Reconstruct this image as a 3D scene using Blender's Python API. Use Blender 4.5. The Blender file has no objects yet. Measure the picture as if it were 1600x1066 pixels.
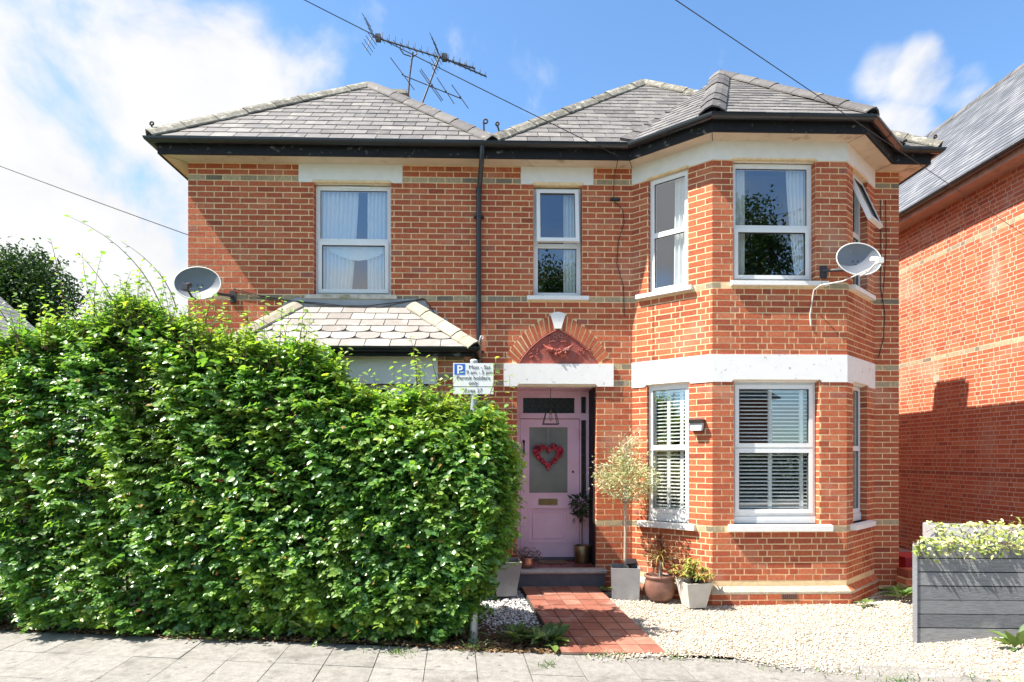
import bpy, math, random
import numpy as np
from mathutils import Vector, Matrix
random.seed(7); RNG = np.random.default_rng(7)
S = bpy.context.scene; COL = S.collection
R = math.radians
rn = random.uniform

# ------------------------------------------------------------------ materials
MAT = {}
def nt(name):
    m = bpy.data.materials.new(name); m.use_nodes = True
    t = m.node_tree; t.nodes.clear()
    out = t.nodes.new('ShaderNodeOutputMaterial')
    MAT[name] = m
    return m, t, out
def lk(t, a, b): t.links.new(a, b)
def ramp(t, stops, fac, interp='LINEAR'):
    r = t.nodes.new('ShaderNodeValToRGB'); r.color_ramp.interpolation = interp
    e = r.color_ramp.elements
    while len(e) > 1: e.remove(e[-1])
    for i, (p, c) in enumerate(stops):
        q = e[0] if i == 0 else e.new(p)
        q.position = p; q.color = (*c, 1) if len(c) == 3 else c
    lk(t, fac, r.inputs['Fac']); return r.outputs['Color']
def noise(t, scale, detail=4, vec=None, rough=.55, stretch=None):
    n = t.nodes.new('ShaderNodeTexNoise'); n.inputs['Scale'].default_value = scale
    n.inputs['Detail'].default_value = detail; n.inputs['Roughness'].default_value = rough
    c = t.nodes.new('ShaderNodeTexCoord'); v = c.outputs['Object'] if vec is None else vec
    if stretch:
        mp = t.nodes.new('ShaderNodeMapping'); mp.inputs['Scale'].default_value = stretch
        lk(t, v, mp.inputs['Vector']); v = mp.outputs['Vector']
    lk(t, v, n.inputs['Vector']); return n.outputs['Fac']
def mixc(t, mode, fac, a, b):
    m = t.nodes.new('ShaderNodeMix'); m.data_type = 'RGBA'; m.blend_type = mode
    for s, v in ((m.inputs['Factor'], fac), (m.inputs['A'], a), (m.inputs['B'], b)):
        if hasattr(v, 'is_linked'): lk(t, v, s)
        elif isinstance(v, tuple): s.default_value = (*v, 1) if len(v) == 3 else v
        else: s.default_value = v
    return m.outputs['Result']
def pbr(name, col, rough=.65, var=.25, scale=6, stops=None, bump=.0, bscale=40, metal=0., spec=.5,
        stain=None, stainamt=(.55, .7), stainscale=3, transl=0., stretch=None, big=None, coat=0., spots=0.):
    """col base colour, optional per-face 'rnd' ramp, mottling noise, optional stain colour, bump"""
    m, t, out = nt(name)
    p = t.nodes.new('ShaderNodeBsdfPrincipled')
    c = None
    if stops:
        a = t.nodes.new('ShaderNodeAttribute'); a.attribute_name = 'rnd'
        c = ramp(t, stops, a.outputs['Fac'])
    n = noise(t, scale, 5, stretch=stretch)
    g = ramp(t, [(.25, (1-var,)*3), (.75, (1+var*.6,)*3)], n)
    c = mixc(t, 'MULTIPLY', 1., c if c is not None else tuple(col), g)
    if big:
        n3 = noise(t, big[0], 3)
        f = ramp(t, [(big[2], (0, 0, 0)), (big[3], (1, 1, 1))], n3)
        c = mixc(t, 'MIX', f, c, mixc(t, 'MIX', .6, c, tuple(big[1])))
    if stain:
        n2 = noise(t, stainscale, 8, rough=.65)

        f = ramp(t, [(stainamt[0], (0, 0, 0)), (stainamt[1], (1, 1, 1))], n2)
        c = mixc(t, 'MIX', f, c, tuple(stain))
    if spots:
        vo = t.nodes.new('ShaderNodeTexVoronoi'); vo.inputs['Scale'].default_value = spots; tc_ = t.nodes.new('ShaderNodeTexCoord'); lk(t, tc_.outputs['Object'], vo.inputs['Vector'])
        vo.inputs['Randomness'].default_value = 1.
        c = mixc(t, 'MULTIPLY', ramp(t, [(.05, (1, 1, 1)), (.11, (0, 0, 0))], vo.outputs['Distance']), c, (.5, .48, .46))
        c = mixc(t, 'MULTIPLY', .55, c, ramp(t, [(.35, (.55, .53, .5)), (.55, (1, 1, 1))], noise(t, 85, 3)))
    lk(t, c, p.inputs['Base Color'])
    p.inputs['Roughness'].default_value = rough; p.inputs['Metallic'].default_value = metal
    p.inputs['Specular IOR Level'].default_value = spec
    p.inputs['Coat Weight'].default_value = coat
    if bump:
        b = t.nodes.new('ShaderNodeBump'); b.inputs['Strength'].default_value = bump
        b.inputs['Distance'].default_value = .01
        lk(t, noise(t, bscale, 6, stretch=stretch), b.inputs['Height']); lk(t, b.outputs['Normal'], p.inputs['Normal'])
    if transl:
        tr = t.nodes.new('ShaderNodeBsdfTranslucent')
        c2 = mixc(t, 'MULTIPLY', 1., c, (1.5, 1.6, .55))
        lk(t, c2, tr.inputs['Color'])
        mx = t.nodes.new('ShaderNodeMixShader'); mx.inputs[0].default_value = transl
        lk(t, p.outputs[0], mx.inputs[1]); lk(t, tr.outputs[0], mx.inputs[2]); lk(t, mx.outputs[0], out.inputs[0])
    else:
        lk(t, p.outputs[0], out.inputs[0])
    return m
def glass(name, f0=.12, tint=(.93, .97, .96), wob=.025):
    m, t, out = nt(name)
    ge = t.nodes.new('ShaderNodeNewGeometry'); dt = t.nodes.new('ShaderNodeVectorMath'); dt.operation = 'DOT_PRODUCT'
    lk(t, ge.outputs['Incoming'], dt.inputs[0]); lk(t, ge.outputs['True Normal'], dt.inputs[1])
    def mm(op, a, b=0.):
        n = t.nodes.new('ShaderNodeMath'); n.operation = op
        for i, v in enumerate((a, b)):
            if hasattr(v, 'is_linked'): lk(t, v, n.inputs[i])
            else: n.inputs[i].default_value = v
        return n.outputs[0]
    fz = mm('ADD', mm('MULTIPLY', mm('POWER', mm('SUBTRACT', 1., mm('ABSOLUTE', dt.outputs['Value'])), 5.), 1-f0), f0)
    tr = t.nodes.new('ShaderNodeBsdfTransparent'); tr.inputs[0].default_value = (*tint, 1)
    g = t.nodes.new('ShaderNodeBsdfGlossy'); g.inputs['Roughness'].default_value = .0
    g.inputs['Color'].default_value = (.95, .97, 1, 1)
    b = t.nodes.new('ShaderNodeBump'); b.inputs['Strength'].default_value = wob; b.inputs['Distance'].default_value = .01
    lk(t, noise(t, 2.2, 1), b.inputs['Height']); lk(t, b.outputs['Normal'], g.inputs['Normal'])
    mx = t.nodes.new('ShaderNodeMixShader')
    lk(t, fz, mx.inputs[0]); lk(t, tr.outputs[0], mx.inputs[1]); lk(t, g.outputs[0], mx.inputs[2])
    lk(t, mx.outputs[0], out.inputs[0]); return m

RED = [(0, (.32, .078, .042)), (.06, (.41, .10, .05)), (.45, (.475, .121, .056)), (.8, (.525, .148, .068)), (.97, (.56, .19, .095)), (1, (.36, .12, .085))]
pbr('brick_red', (1, 1, 1), .85, .32, 30, RED, bump=.5, bscale=90, spec=.25, big=(1.3, (.56, .33, .24), .56, .74), stain=(.17, .07, .05), stainscale=1.7, stainamt=(.60, .88))
pbr('brick_buff', (1, 1, 1), .85, .3, 25, [(0, (.20, .17, .13)), (.35, (.36, .29, .19)), (.7, (.50, .40, .25)), (1, (.28, .24, .19))], bump=.5, bscale=90, spec=.25)
pbr('mortar', (.84, .63, .37), .95, .2, 18, bump=.3, bscale=120, spec=.1, stain=(.50, .38, .24), stainscale=2.0, stainamt=(.58, .85))
pbr('mortar_pale', (.62, .50, .38), .95, .25, 18, bump=.5, bscale=120, spec=.1)
pbr('brick_soot', (.075, .045, .035), .9, .4, 14, bump=.5, stain=(.14, .12, .10), stainscale=6)
pbr('eaves_pink', (.42, .24, .18), .75, .2, 6, stain=(.22, .13, .10), stainscale=4, stainamt=(.55, .75))
pbr('brick_plain', (.36, .11, .06), .9, .3, 12, bump=.4, spec=.2)
pbr('white_render', (.80, .79, .76), .7, .06, 9, bump=.25, bscale=60, stain=(.58, .55, .50), stainscale=5, stainamt=(.66, .78))
pbr('white_flaking', (.84, .83, .81), .7, .05, 9, bump=.15, bscale=50, stain=(.42, .39, .34), stainscale=17, stainamt=(.635, .66), stretch=None)
pbr('stone_sill', (.55, .52, .46), .8, .25, 14, bump=.4, bscale=50, stain=(.30, .27, .18), stainscale=6, stainamt=(.52, .66))
pbr('upvc', (.82, .82, .81), .32, .05, 5, stain=(.62, .60, .54), stainscale=4, stainamt=(.62, .8))
pbr('rubber_seal', (.03, .03, .03), .6, .1)
pbr('black_paint', (.016, .016, .018), .65, .35, 14, bump=.3, bscale=25, stain=(.16, .15, .14), stainscale=11, stainamt=(.60, .66), spec=.25, stretch=(.5, .5, 2))
pbr('black_plastic', (.016, .017, .02), .28, .2, 8, coat=.2)
pbr('soffit_cream', (.64, .53, .40), .8, .12, 5, stain=(.36, .24, .13), stainscale=4.5, stainamt=(.55, .70), bump=.15)
SL = [(0, (.115, .105, .10)), (.12, (.155, .143, .136)), (.5, (.175, .161, .153)), (.9, (.20, .185, .173)), (1, (.245, .227, .21))]
pbr('slate', (1, 1, 1), .5, .22, 9, SL, bump=.35, bscale=45, spec=.5, stain=(.33, .32, .265), stainscale=6, stainamt=(.54, .76))
pbr('slate_bay', (1, 1, 1), .55, .15, 9, [(0, (.245, .22, .205)), (.5, (.31, .285, .265)), (1, (.37, .345, .32))], bump=.3, bscale=45, stain=(.6, .55, .5), stainscale=5, stainamt=(.55, .75))
pbr('slate_far', (1, 1, 1), .5, .2, 6, [(0, (.12, .125, .135)), (.5, (.17, .175, .19)), (1, (.24, .24, .25))], bump=.3, bscale=45, stain=(.4, .4, .38), stainscale=4, stainamt=(.66, .75))
pbr('under_slate', (.03, .03, .032), .9, .2)
pbr('hip_lichen', (.36, .34, .29), .9, .4, 20, [(0, (.15, .14, .115)), (1, (.25, .235, .195))], bump=.9, bscale=40, stain=(.44, .42, .36), stainscale=11, stainamt=(.52, .64))
pbr('hip_grey', (.2, .19, .19), .8, .3, 14, [(0, (.075, .07, .072)), (1, (.15, .14, .136))], bump=.6, bscale=40, stain=(.28, .26, .22), stainscale=8, stainamt=(.6, .72))
pbr('hip_pale', (.55, .5, .42), .85, .25, 14, [(0, (.32, .285, .22)), (1, (.42, .37, .29))], bump=.5, bscale=40, stain=(.35, .32, .25), stainscale=8, stainamt=(.6, .72))
pbr('lead', (.33, .35, .38), .5, .2, 5, bump=.2, bscale=10, stain=(.5, .5, .5), stainamt=(.55, .7))
pbr('bedding', (.46, .42, .34), .95, .3, 14, bump=.8, bscale=60)
pbr('rust_iron', (.06, .035, .028), .8, .4, 30, bump=.3)
pbr('terracotta', (.36, .085, .06), .65, .3, 9, bump=.35, bscale=30, stain=(.16, .11, .10), stainscale=5, stainamt=(.55, .72))
pbr('terracotta_relief_shade', (.16, .05, .04), .7, .3, 9)  # date letters: relief shade put into the colour as a darker terracotta
pbr('pink_paint', (.88, .60, .74), .4, .07, 5, coat=.1, stain=(.62, .36, .45), stainscale=3, stainamt=(.62, .85))
pbr('pink_shade_line', (.42, .2, .3), .5, .05)
pbr('brass', (.20, .15, .07), .35, .25, 12, metal=.9)
pbr('copper', (.48, .24, .17), .35, .3, 9, metal=.85, bump=.3, bscale=30)
pbr('gold_pot', (.30, .21, .11), .4, .3, 8, metal=.85, bump=.3, bscale=30)
pbr('lead_came', (.10, .10, .10), .5, .2, metal=.5)
pbr('quarry_tile', (.3, .08, .06), .45, .25, 6, [(0, (.25, .092, .066)), (.5, (.32, .125, .088)), (1, (.40, .175, .125))], bump=.15, bscale=60, stain=(.42, .30, .25), stainscale=4, stainamt=(.54, .76))
pbr('porch_tile', (.2, .06, .06), .4, .2, 6, [(0, (.16, .04, .04)), (1, (.25, .07, .06))], bump=.1)
pbr('joint_dark', (.09, .075, .06), .95, .4, 20, bump=.5)
pbr('step_stone', (.40, .37, .36), .8, .2, 12, bump=.4, bscale=70, stain=(.2, .18, .18), stainscale=4, stainamt=(.55, .7))
pbr('step_riser', (.10, .10, .12), .6, .3, 8)
pbr('slab', (.3, .28, .26), .9, .22, 16, [(0, (.255, .246, .233)), (.5, (.28, .27, .256)), (1, (.30, .291, .277))], bump=.5, bscale=110, spec=.2, stain=(.145, .138, .125), stainscale=2.6, stainamt=(.54, .74), big=(9, (.13, .125, .12), .60, .72), spots=4.5)
pbr('soil', (.075, .055, .038), .95, .5, 12, bump=1., bscale=40)
pbr('gravel_bed', (.42, .36, .29), .95, .45, 60, bump=1., bscale=70, stain=(.30, .24, .17), stainscale=2.5, stainamt=(.6, .75))
PB = [(0, (.20, .15, .11)), (.12, (.40, .32, .24)), (.4, (.55, .48, .39)), (.75, (.64, .59, .51)), (1, (.74, .72, .67))]
pbr('pebble', (1, 1, 1), .8, .15, 30, PB, spec=.3)
pbr('chipping', (1, 1, 1), .7, .15, 30, [(0, (.25, .25, .27)), (.4, (.6, .6, .62)), (1, (.8, .8, .8))])
pbr('asphalt', (.055, .055, .057), .9, .25, 40, bump=.6, bscale=160)
pbr('grass_ground', (.07, .10, .035), .95, .4, 3, bump=.5)
pbr('zinc', (.30, .30, .31), .55, .18, 6, metal=.25, stain=(.42, .42, .42), stainscale=4, stainamt=(.55, .75), bump=.1)
pbr('brown_glaze', (.21, .10, .075), .45, .35, 5, bump=.2, bscale=12, stain=(.30, .17, .12), stainscale=5, stainamt=(.5, .7))
pbr('pale_pot', (.56, .54, .50), .6, .15, 8, bump=.2, bscale=30, stain=(.38, .36, .30), stainscale=4, stainamt=(.55, .75))
pbr('bark', (.22, .17, .12), .9, .4, 20, bump=.8, bscale=60, stretch=(1, 1, .2))
pbr('bark_pale', (.42, .36, .29), .9, .3, 30, bump=.6, bscale=60)
pbr('twig', (.13, .075, .045), .8, .3, 20)
pbr('dead_leaf', (.2, .12, .06), .85, .3, 20, [(0, (.10, .055, .03)), (.6, (.24, .14, .07)), (1, (.38, .26, .14))], transl=.15)
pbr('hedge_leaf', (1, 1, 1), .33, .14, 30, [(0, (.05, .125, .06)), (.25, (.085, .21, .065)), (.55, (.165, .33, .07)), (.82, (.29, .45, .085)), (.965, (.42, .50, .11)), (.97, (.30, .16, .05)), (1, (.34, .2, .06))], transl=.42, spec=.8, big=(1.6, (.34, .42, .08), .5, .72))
pbr('tree_leaf', (1, 1, 1), .5, .15, 20, [(0, (.018, .045, .016)), (.5, (.035, .08, .022)), (1, (.08, .14, .035))], transl=.2, spec=.3)
pbr('bush_leaf', (1, 1, 1), .45, .15, 20, [(0, (.05, .10, .03)), (.5, (.12, .20, .045)), (1, (.26, .33, .08))], transl=.35, spec=.4)
pbr('olive_leaf', (1, 1, 1), .5, .1, 20, [(0, (.18, .22, .09)), (.4, (.38, .41, .22)), (.75, (.60, .60, .40)), (1, (.72, .70, .52))], transl=.3)
pbr('bay_leaf', (1, 1, 1), .3, .1, 20, [(0, (.012, .035, .016)), (1, (.035, .075, .028))], transl=.1)
pbr('heather_leaf', (1, 1, 1), .5, .1, 20, [(0, (.06, .09, .05)), (.5, (.15, .13, .11)), (1, (.34, .2, .22))], transl=.2)
pbr('cordyline_leaf', (1, 1, 1), .4, .1, 20, [(0, (.07, .02, .018)), (.5, (.16, .06, .03)), (1, (.42, .36, .14))], transl=.2)
pbr('varieg_leaf', (1, 1, 1), .4, .1, 20, [(0, (.09, .16, .035)), (.35, (.20, .28, .05)), (.7, (.50, .50, .14)), (1, (.62, .30, .10))], transl=.25)
pbr('ivy_leaf', (1, 1, 1), .4, .1, 20, [(0, (.14, .22, .05)), (.5, (.36, .42, .10)), (.8, (.66, .66, .34)), (1, (.75, .73, .55))], transl=.3)
pbr('weed_leaf', (1, 1, 1), .5, .15, 14, [(0, (.05, .10, .03)), (.6, (.09, .17, .045)), (1, (.18, .26, .06))], transl=.2)
pbr('grey_timber', (1, 1, 1), .75, .35, 5, [(0, (.12, .126, .142)), (.5, (.185, .193, .208)), (1, (.26, .265, .275))], bump=.8, bscale=9, stretch=(2, 2, 26), stain=(.26, .26, .26), stainscale=2.2, stainamt=(.56, .72))
pbr('pale_timber', (.42, .42, .43), .8, .25, 5, bump=.4, bscale=8, stretch=(2, 2, 24))
pbr('galvanised', (.45, .47, .49), .45, .2, 8, metal=.6)
pbr('aluminium', (.30, .30, .31), .4, .25, 20, metal=.7)
pbr('dark_alu', (.07, .07, .075), .5, .2, metal=.4)
pbr('dish_grey', (.17, .185, .215), .4, .12, 4, stain=(.45, .46, .48), stainscale=6, stainamt=(.6, .8))
pbr('white_plastic', (.75, .75, .73), .4, .06, 5)
pbr('sign_white', (.80, .81, .82), .3, .04, 5)
pbr('sign_blue', (.03, .13, .52), .3, .05, 5)
pbr('sign_black', (.05, .05, .06), .4, .05)
pbr('berry', (1, 1, 1), .3, .15, 30, [(0, (.16, .008, .02)), (.5, (.50, .016, .05)), (1, (.74, .12, .16))], coat=.3)
pbr('curtain', (.80, .81, .76), .9, .06, 8, transl=.08)
pbr('net_curtain', (.86, .87, .88), .9, .03, 8, transl=.1)
pbr('shutter_white', (.86, .86, .86), .4, .03, 4)
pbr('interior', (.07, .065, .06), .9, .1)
pbr('red_plastic', (.42, .02, .035), .4, .1)
pbr('coir', (.20, .13, .08), .95, .3, 60, bump=.8, bscale=90)
pbr('bronze', (.055, .045, .04), .4, .2, metal=.6)
pbr('lamp_lens', (.55, .55, .57), .4, .05)
pbr('cable_black', (.02, .02, .022), .5, .1)
pbr('cable_white', (.6, .6, .58), .5, .1)
pbr('solar', (.02, .022, .03), .25, .1)
pbr('vent_clay', (.22, .11, .08), .8, .2)
glass('window_glass', .21)
glass('room_glass', .07, (.8, .84, .82))
def frosted(name):
    m, t, out = nt(name)
    p = t.nodes.new('ShaderNodeBsdfPrincipled'); p.inputs['Roughness'].default_value = .22
    c = t.nodes.new('ShaderNodeTexCoord'); v = t.nodes.new('ShaderNodeTexVoronoi'); v.inputs['Scale'].default_value = 55
    lk(t, c.outputs['Object'], v.inputs['Vector'])
    lk(t, mixc(t, 'MIX', ramp(t, [(.3, (0, 0, 0)), (.7, (1, 1, 1))], noise(t, 2, 3)), (.13, .15, .135), (.27, .29, .265)), p.inputs['Base Color'])
    b = t.nodes.new('ShaderNodeBump'); b.inputs['Strength'].default_value = .6; b.inputs['Distance'].default_value = .004
    lk(t, v.outputs['Distance'], b.inputs['Height']); lk(t, b.outputs['Normal'], p.inputs['Normal'])
    lk(t, p.outputs[0], out.inputs[0])
frosted('frosted_glass')
pbr('leaded_glass', (.022, .027, .028), .15, .4, 25, bump=.3, bscale=40)

# ------------------------------------------------------------------ mesh building
class MB:
    def __init__(s): s.v = []; s.f = []; s.m = []; s.r = []; s.sm = []
    def add(s, vs, fs, mat, rnd=None, smooth=False):
        o = len(s.v); s.v += [tuple(p) for p in vs]
        r = random.random() if rnd is None else rnd
        for f in fs:
            s.f.append(tuple(o+i for i in f)); s.m.append(mat); s.r.append(r); s.sm.append(smooth)
    def box(s, x0, x1, y0, y1, z0, z1, mat, rnd=None):
        s.add([(x, y, z) for z in (z0, z1) for y in (y0, y1) for x in (x0, x1)],
              [(0, 1, 3, 2), (4, 5, 7, 6), (0, 1, 5, 4), (2, 3, 7, 6), (0, 2, 6, 4), (1, 3, 7, 5)], mat, rnd)
    def tube(s, pts, rad, mat, n=8, cap=True, rnd=None):
        pts = [Vector(p) for p in pts]; rads = rad if isinstance(rad, (list, tuple)) else [rad]*len(pts)
        vs = []; prev = None
        for i, p in enumerate(pts):
            d = (pts[min(i+1, len(pts)-1)]-pts[max(i-1, 0)]).normalized()
            if prev is None: a = d.orthogonal().normalized()
            else: a = (prev - d*prev.dot(d)).normalized()
            prev = a; b = d.cross(a)
            for k in range(n):
                t = 2*math.pi*k/n; vs.append(p+(a*math.cos(t)+b*math.sin(t))*rads[i])
        fs = [(i*n+k, i*n+(k+1) % n, (i+1)*n+(k+1) % n, (i+1)*n+k) for i in range(len(pts)-1) for k in range(n)]
        s.add(vs, fs, mat, rnd, True)
        if cap: s.add(vs[:n], [tuple(range(n))], mat, rnd); s.add(vs[-n:], [tuple(range(n))], mat, rnd)
    def lathe(s, c, prof, mat, n=28, square=False, rot=0., rnd=None):
        """profile [(r,z)] round axis at c; square=True gives a four-sided tapering pot"""
        vs = []
        if square: n = 4; rot += math.pi/4
        for r, z in prof:
            rr = r*(math.sqrt(2) if square else 1)
            for k in range(n):
                t = rot+2*math.pi*k/n; vs.append((c[0]+rr*math.cos(t), c[1]+rr*math.sin(t), c[2]+z))
        fs = [(i*n+k, i*n+(k+1) % n, (i+1)*n+(k+1) % n, (i+1)*n+k) for i in range(len(prof)-1) for k in range(n)]
        s.add(vs, fs, mat, rnd, not square)
        s.add(vs[:n], [tuple(range(n))], mat, rnd)
        s.add(vs[-n:], [tuple(range(n))], mat, rnd)
    def ball(s, c, r, mat, rnd=None, n=6, sq=(1, 1, 1)):
        vs = []; fs = []
        m = max(3, n//2+1)
        for i in range(m+1):
            a = math.pi*i/m
            for k in range(n):
                t = 2*math.pi*k/n
                vs.append((c[0]+r*sq[0]*math.sin(a)*math.cos(t), c[1]+r*sq[1]*math.sin(a)*math.sin(t), c[2]+r*sq[2]*math.cos(a)))
        fs = [(i*n+k, i*n+(k+1) % n, (i+1)*n+(k+1) % n, (i+1)*n+k) for i in range(m) for k in range(n)]
        s.add(vs, fs, mat, rnd, True)
    def prism(s, poly, off, mat, rnd=None):
        """planar polygon (3-D points) extruded by the vector off"""
        n = len(poly); off = Vector(off)
        a = [Vector(p) for p in poly]; vs = a+[p+off for p in a]
        fs = [tuple(range(n)), tuple(range(2*n-1, n-1, -1))]+[(i, (i+1) % n, n+(i+1) % n, n+i) for i in range(n)]
        s.add(vs, fs, mat, rnd)
BASE = {}
def link(name, me, parent, base, mats):
    for m in mats: me.materials.append(MAT[m])
    o = bpy.data.objects.new(name, me); COL.objects.link(o)
    if parent is not None:
        o.parent = parent; BASE[o.name] = BASE[parent.name]
    else:
        o.location = base; BASE[o.name] = base
    return o
def obj(name, mb, parent=None, base=None):
    V = np.array(mb.v, dtype=float)
    if parent is not None: b = BASE[parent.name]
    elif base is not None: b = base
    else: b = tuple(np.round(((V.min(0)+V.max(0))/2)[:2], 4))+(float(V[:, 2].min()),)
    me = bpy.data.meshes.new(name)
    me.from_pydata((V-np.array(b)).tolist(), [], mb.f)
    mats = sorted(set(mb.m)); ix = {m: i for i, m in enumerate(mats)}
    me.polygons.foreach_set('material_index', [ix[m] for m in mb.m])
    me.polygons.foreach_set('use_smooth', mb.sm)
    at = me.attributes.new('rnd', 'FLOAT', 'FACE'); at.data.foreach_set('value', mb.r)
    me.update()
    return link(name, me, parent, b, mats)
def tag(o, label, cat=None, group=None, kind=None):
    if label: o['label'] = label
    if cat: o['category'] = cat
    if group: o['group'] = group
    if kind: o['kind'] = kind
    return o
def thing(name, label, cat, loc, group=None):
    o = bpy.data.objects.new(name, None); COL.objects.link(o); o.location = loc; o.empty_display_size = .1
    BASE[o.name] = tuple(loc); return tag(o, label, cat, group)
def tri_obj(name, V, T, rnd, mat, parent=None, base=None, smooth=False):
    """fast numpy triangle mesh; rnd per triangle"""
    V = np.asarray(V, dtype=np.float32)
    if parent is not None: b = BASE[parent.name]
    elif base is not None: b = base
    else: b = (float((V[:, 0].min()+V[:, 0].max())/2), float((V[:, 1].min()+V[:, 1].max())/2), float(V[:, 2].min()))
    V = V-np.array(b, dtype=np.float32)
    me = bpy.data.meshes.new(name); n = len(T)
    me.vertices.add(len(V)); me.vertices.foreach_set('co', V.ravel())
    me.loops.add(3*n); me.loops.foreach_set('vertex_index', np.asarray(T, dtype=np.int32).ravel())
    me.polygons.add(n); me.polygons.foreach_set('loop_start', np.arange(0, 3*n, 3, dtype=np.int32))
    if smooth: me.polygons.foreach_set('use_smooth', np.ones(n, dtype=bool))
    at = me.attributes.new('rnd', 'FLOAT', 'FACE'); at.data.foreach_set('value', np.asarray(rnd, dtype=np.float32))
    me.update(calc_edges=True)
    return link(name, me, parent, b, [mat])
def unit(a): return a/np.maximum(np.linalg.norm(a, axis=1, keepdims=True), 1e-9)
LEAF = {  # template: points (along, across, lift) and triangles
    'ovate': (np.array([(0, 0, 0), (.5, 0, -.05), (1, 0, -.16), (.22, .36, .07), (.62, .34, .02), (.22, -.36, .07), (.62, -.34, .02)]),
              np.array([(0, 1, 3), (1, 4, 3), (1, 2, 4), (0, 5, 1), (1, 5, 6), (1, 6, 2)])),
    'lance': (np.array([(0, 0, 0), (.5, .5, .05), (.5, -.5, .05), (1, 0, -.1)]), np.array([(0, 1, 2), (1, 3, 2)])),
    'strap': (np.array([(0, .5, 0), (0, -.5, 0), (.35, .5, .12), (.35, -.5, .12), (.7, .4, .10), (.7, -.4, .10), (1, 0, -.08)]),
              np.array([(0, 1, 2), (1, 3, 2), (2, 3, 4), (3, 5, 4), (4, 5, 6)])),
}
def leaves(name, P, D, N, L, W, rnd, mat, parent=None, shape='ovate'):
    tv, tt = LEAF[shape]; P = np.asarray(P); D = unit(np.asarray(D)); N = np.asarray(N)
    Sd = unit(np.cross(N, D)); N = np.cross(D, Sd)
    n = len(P); L = np.broadcast_to(L, n)[:, None, None]; W = np.broadcast_to(W, n)[:, None, None]
    V = P[:, None, :]+D[:, None, :]*tv[None, :, :1]*L+Sd[:, None, :]*tv[None, :, 1:2]*W+N[:, None, :]*tv[None, :, 2:3]*L
    T = (tt[None]+(np.arange(n)*len(tv))[:, None, None]).reshape(-1, 3)
    return tri_obj(name, V.reshape(-1, 3), T, np.repeat(np.broadcast_to(rnd, n), len(tt)), mat, parent)

class Fr:
    """a vertical working plane: u along, n outwards, z up"""
    def __init__(s, o, d):
        s.o = Vector((o[0], o[1])); s.d = Vector((d[0], d[1])).normalized(); s.n = Vector((s.d.y, -s.d.x))
    def p(s, u, n, z): q = s.o+s.d*u+s.n*n; return (q.x, q.y, z)
    def box(s, mb, u0, u1, n0, n1, z0, z1, mat, rnd=None, jit=0.):
        vs = []
        for z in (z0, z1):
            for n in (n0, n1):
                for u in (u0, u1):
                    vs.append(s.p(u+rn(-jit, jit), n, z+rn(-jit, jit)))
        mb.add(vs, [(0, 1, 3, 2), (4, 5, 7, 6), (0, 1, 5, 4), (2, 3, 7, 6), (0, 2, 6, 4), (1, 3, 7, 5)], mat, rnd)
    def poly(s, mb, pts, n0, n1, mat, rnd=None):
        a = [Vector(s.p(u, n0, z)) for u, z in pts]; off = Vector(s.p(0, n1, 0))-Vector(s.p(0, n0, 0))
        mb.prism(a, off, mat, rnd)
CH, CZ = .0752, .044
def courses(k): return CZ+k*CH
def bricks(mb, fr, u0, u1, k0, k1, holes=(), bands=(), bond='s', proud=.0022, red='brick_red', buff='brick_buff', cut=None, dark=()):
    for k in range(k0, k1):
        z0 = courses(k)+.0068; z1 = courses(k+1)-.0068; zm = (z0+z1)/2
        u = u0; first = True; i = k % 2; edges = [u0]
        if bond == 's':
            u = u0+(.113 if k % 2 else .2255)
            while u < u1-.02: edges.append(u); u += .2255
        else:
            seq = [.2255, .1135]; j = 1 if k % 2 else 0
            u = u0+(.2255 if k % 2 else .1135-.0575)
            while u < u1-.03: edges.append(u); u += seq[j % 2]+rn(-.004, .004); j += 1
        edges.append(u1)
        hh = [(h[0], h[1]) for h in holes if h[2] < zm < h[3]]
        if cut:
            c = cut(zm)
            if c: hh.append(c)
        for a, b in zip(edges[:-1], edges[1:]):
            seg = [(a+(.0068 if a > u0 else 0), b-(.0068 if b < u1 else 0))]
            for (h0, h1) in hh:
                nx = []
                for (p, q) in seg:
                    if q <= h0 or p >= h1: nx.append((p, q)); continue
                    if p < h0-.02: nx.append((p, h0-.004))
                    if q > h1+.02: nx.append((h1+.004, q))
                seg = nx
            for (p, q) in seg:
                if q-p < .008: continue
                bf = (k in bands)
                fr.box(mb, p, q, -.002, proud+rn(-.001, .0012), z0, z1, buff if bf else red, None if k not in dark else 0., .0014)
def wall_sheet(mb, fr, u0, u1, z0, z1, holes, mat, depth=.12, n=0.):
    us = sorted({u0, u1, *[min(max(h[i], u0), u1) for h in holes for i in (0, 1)]})
    zs = sorted({z0, z1, *[min(max(h[i], z0), z1) for h in holes for i in (2, 3)]})
    for a, b in zip(us[:-1], us[1:]):
        for c, d in zip(zs[:-1], zs[1:]):
            um, zm = (a+b)/2, (c+d)/2
            if any(h[0] < um < h[1] and h[2] < zm < h[3] for h in holes): continue
            mb.add([fr.p(a, n, c), fr.p(b, n, c), fr.p(b, n, d), fr.p(a, n, d)], [(0, 1, 2, 3)], mat)
    for h in holes:
        q = lambda u, nn, z: fr.p(u, nn, z)
        for (a, b) in (((h[0], h[2]), (h[0], h[3])), ((h[1], h[2]), (h[1], h[3])), ((h[0], h[2]), (h[1], h[2])), ((h[0], h[3]), (h[1], h[3]))):
            mb.add([q(a[0], n, a[1]), q(b[0], n, b[1]), q(b[0], -depth, b[1]), q(a[0], -depth, a[1])], [(0, 1, 2, 3)], mat)
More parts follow.
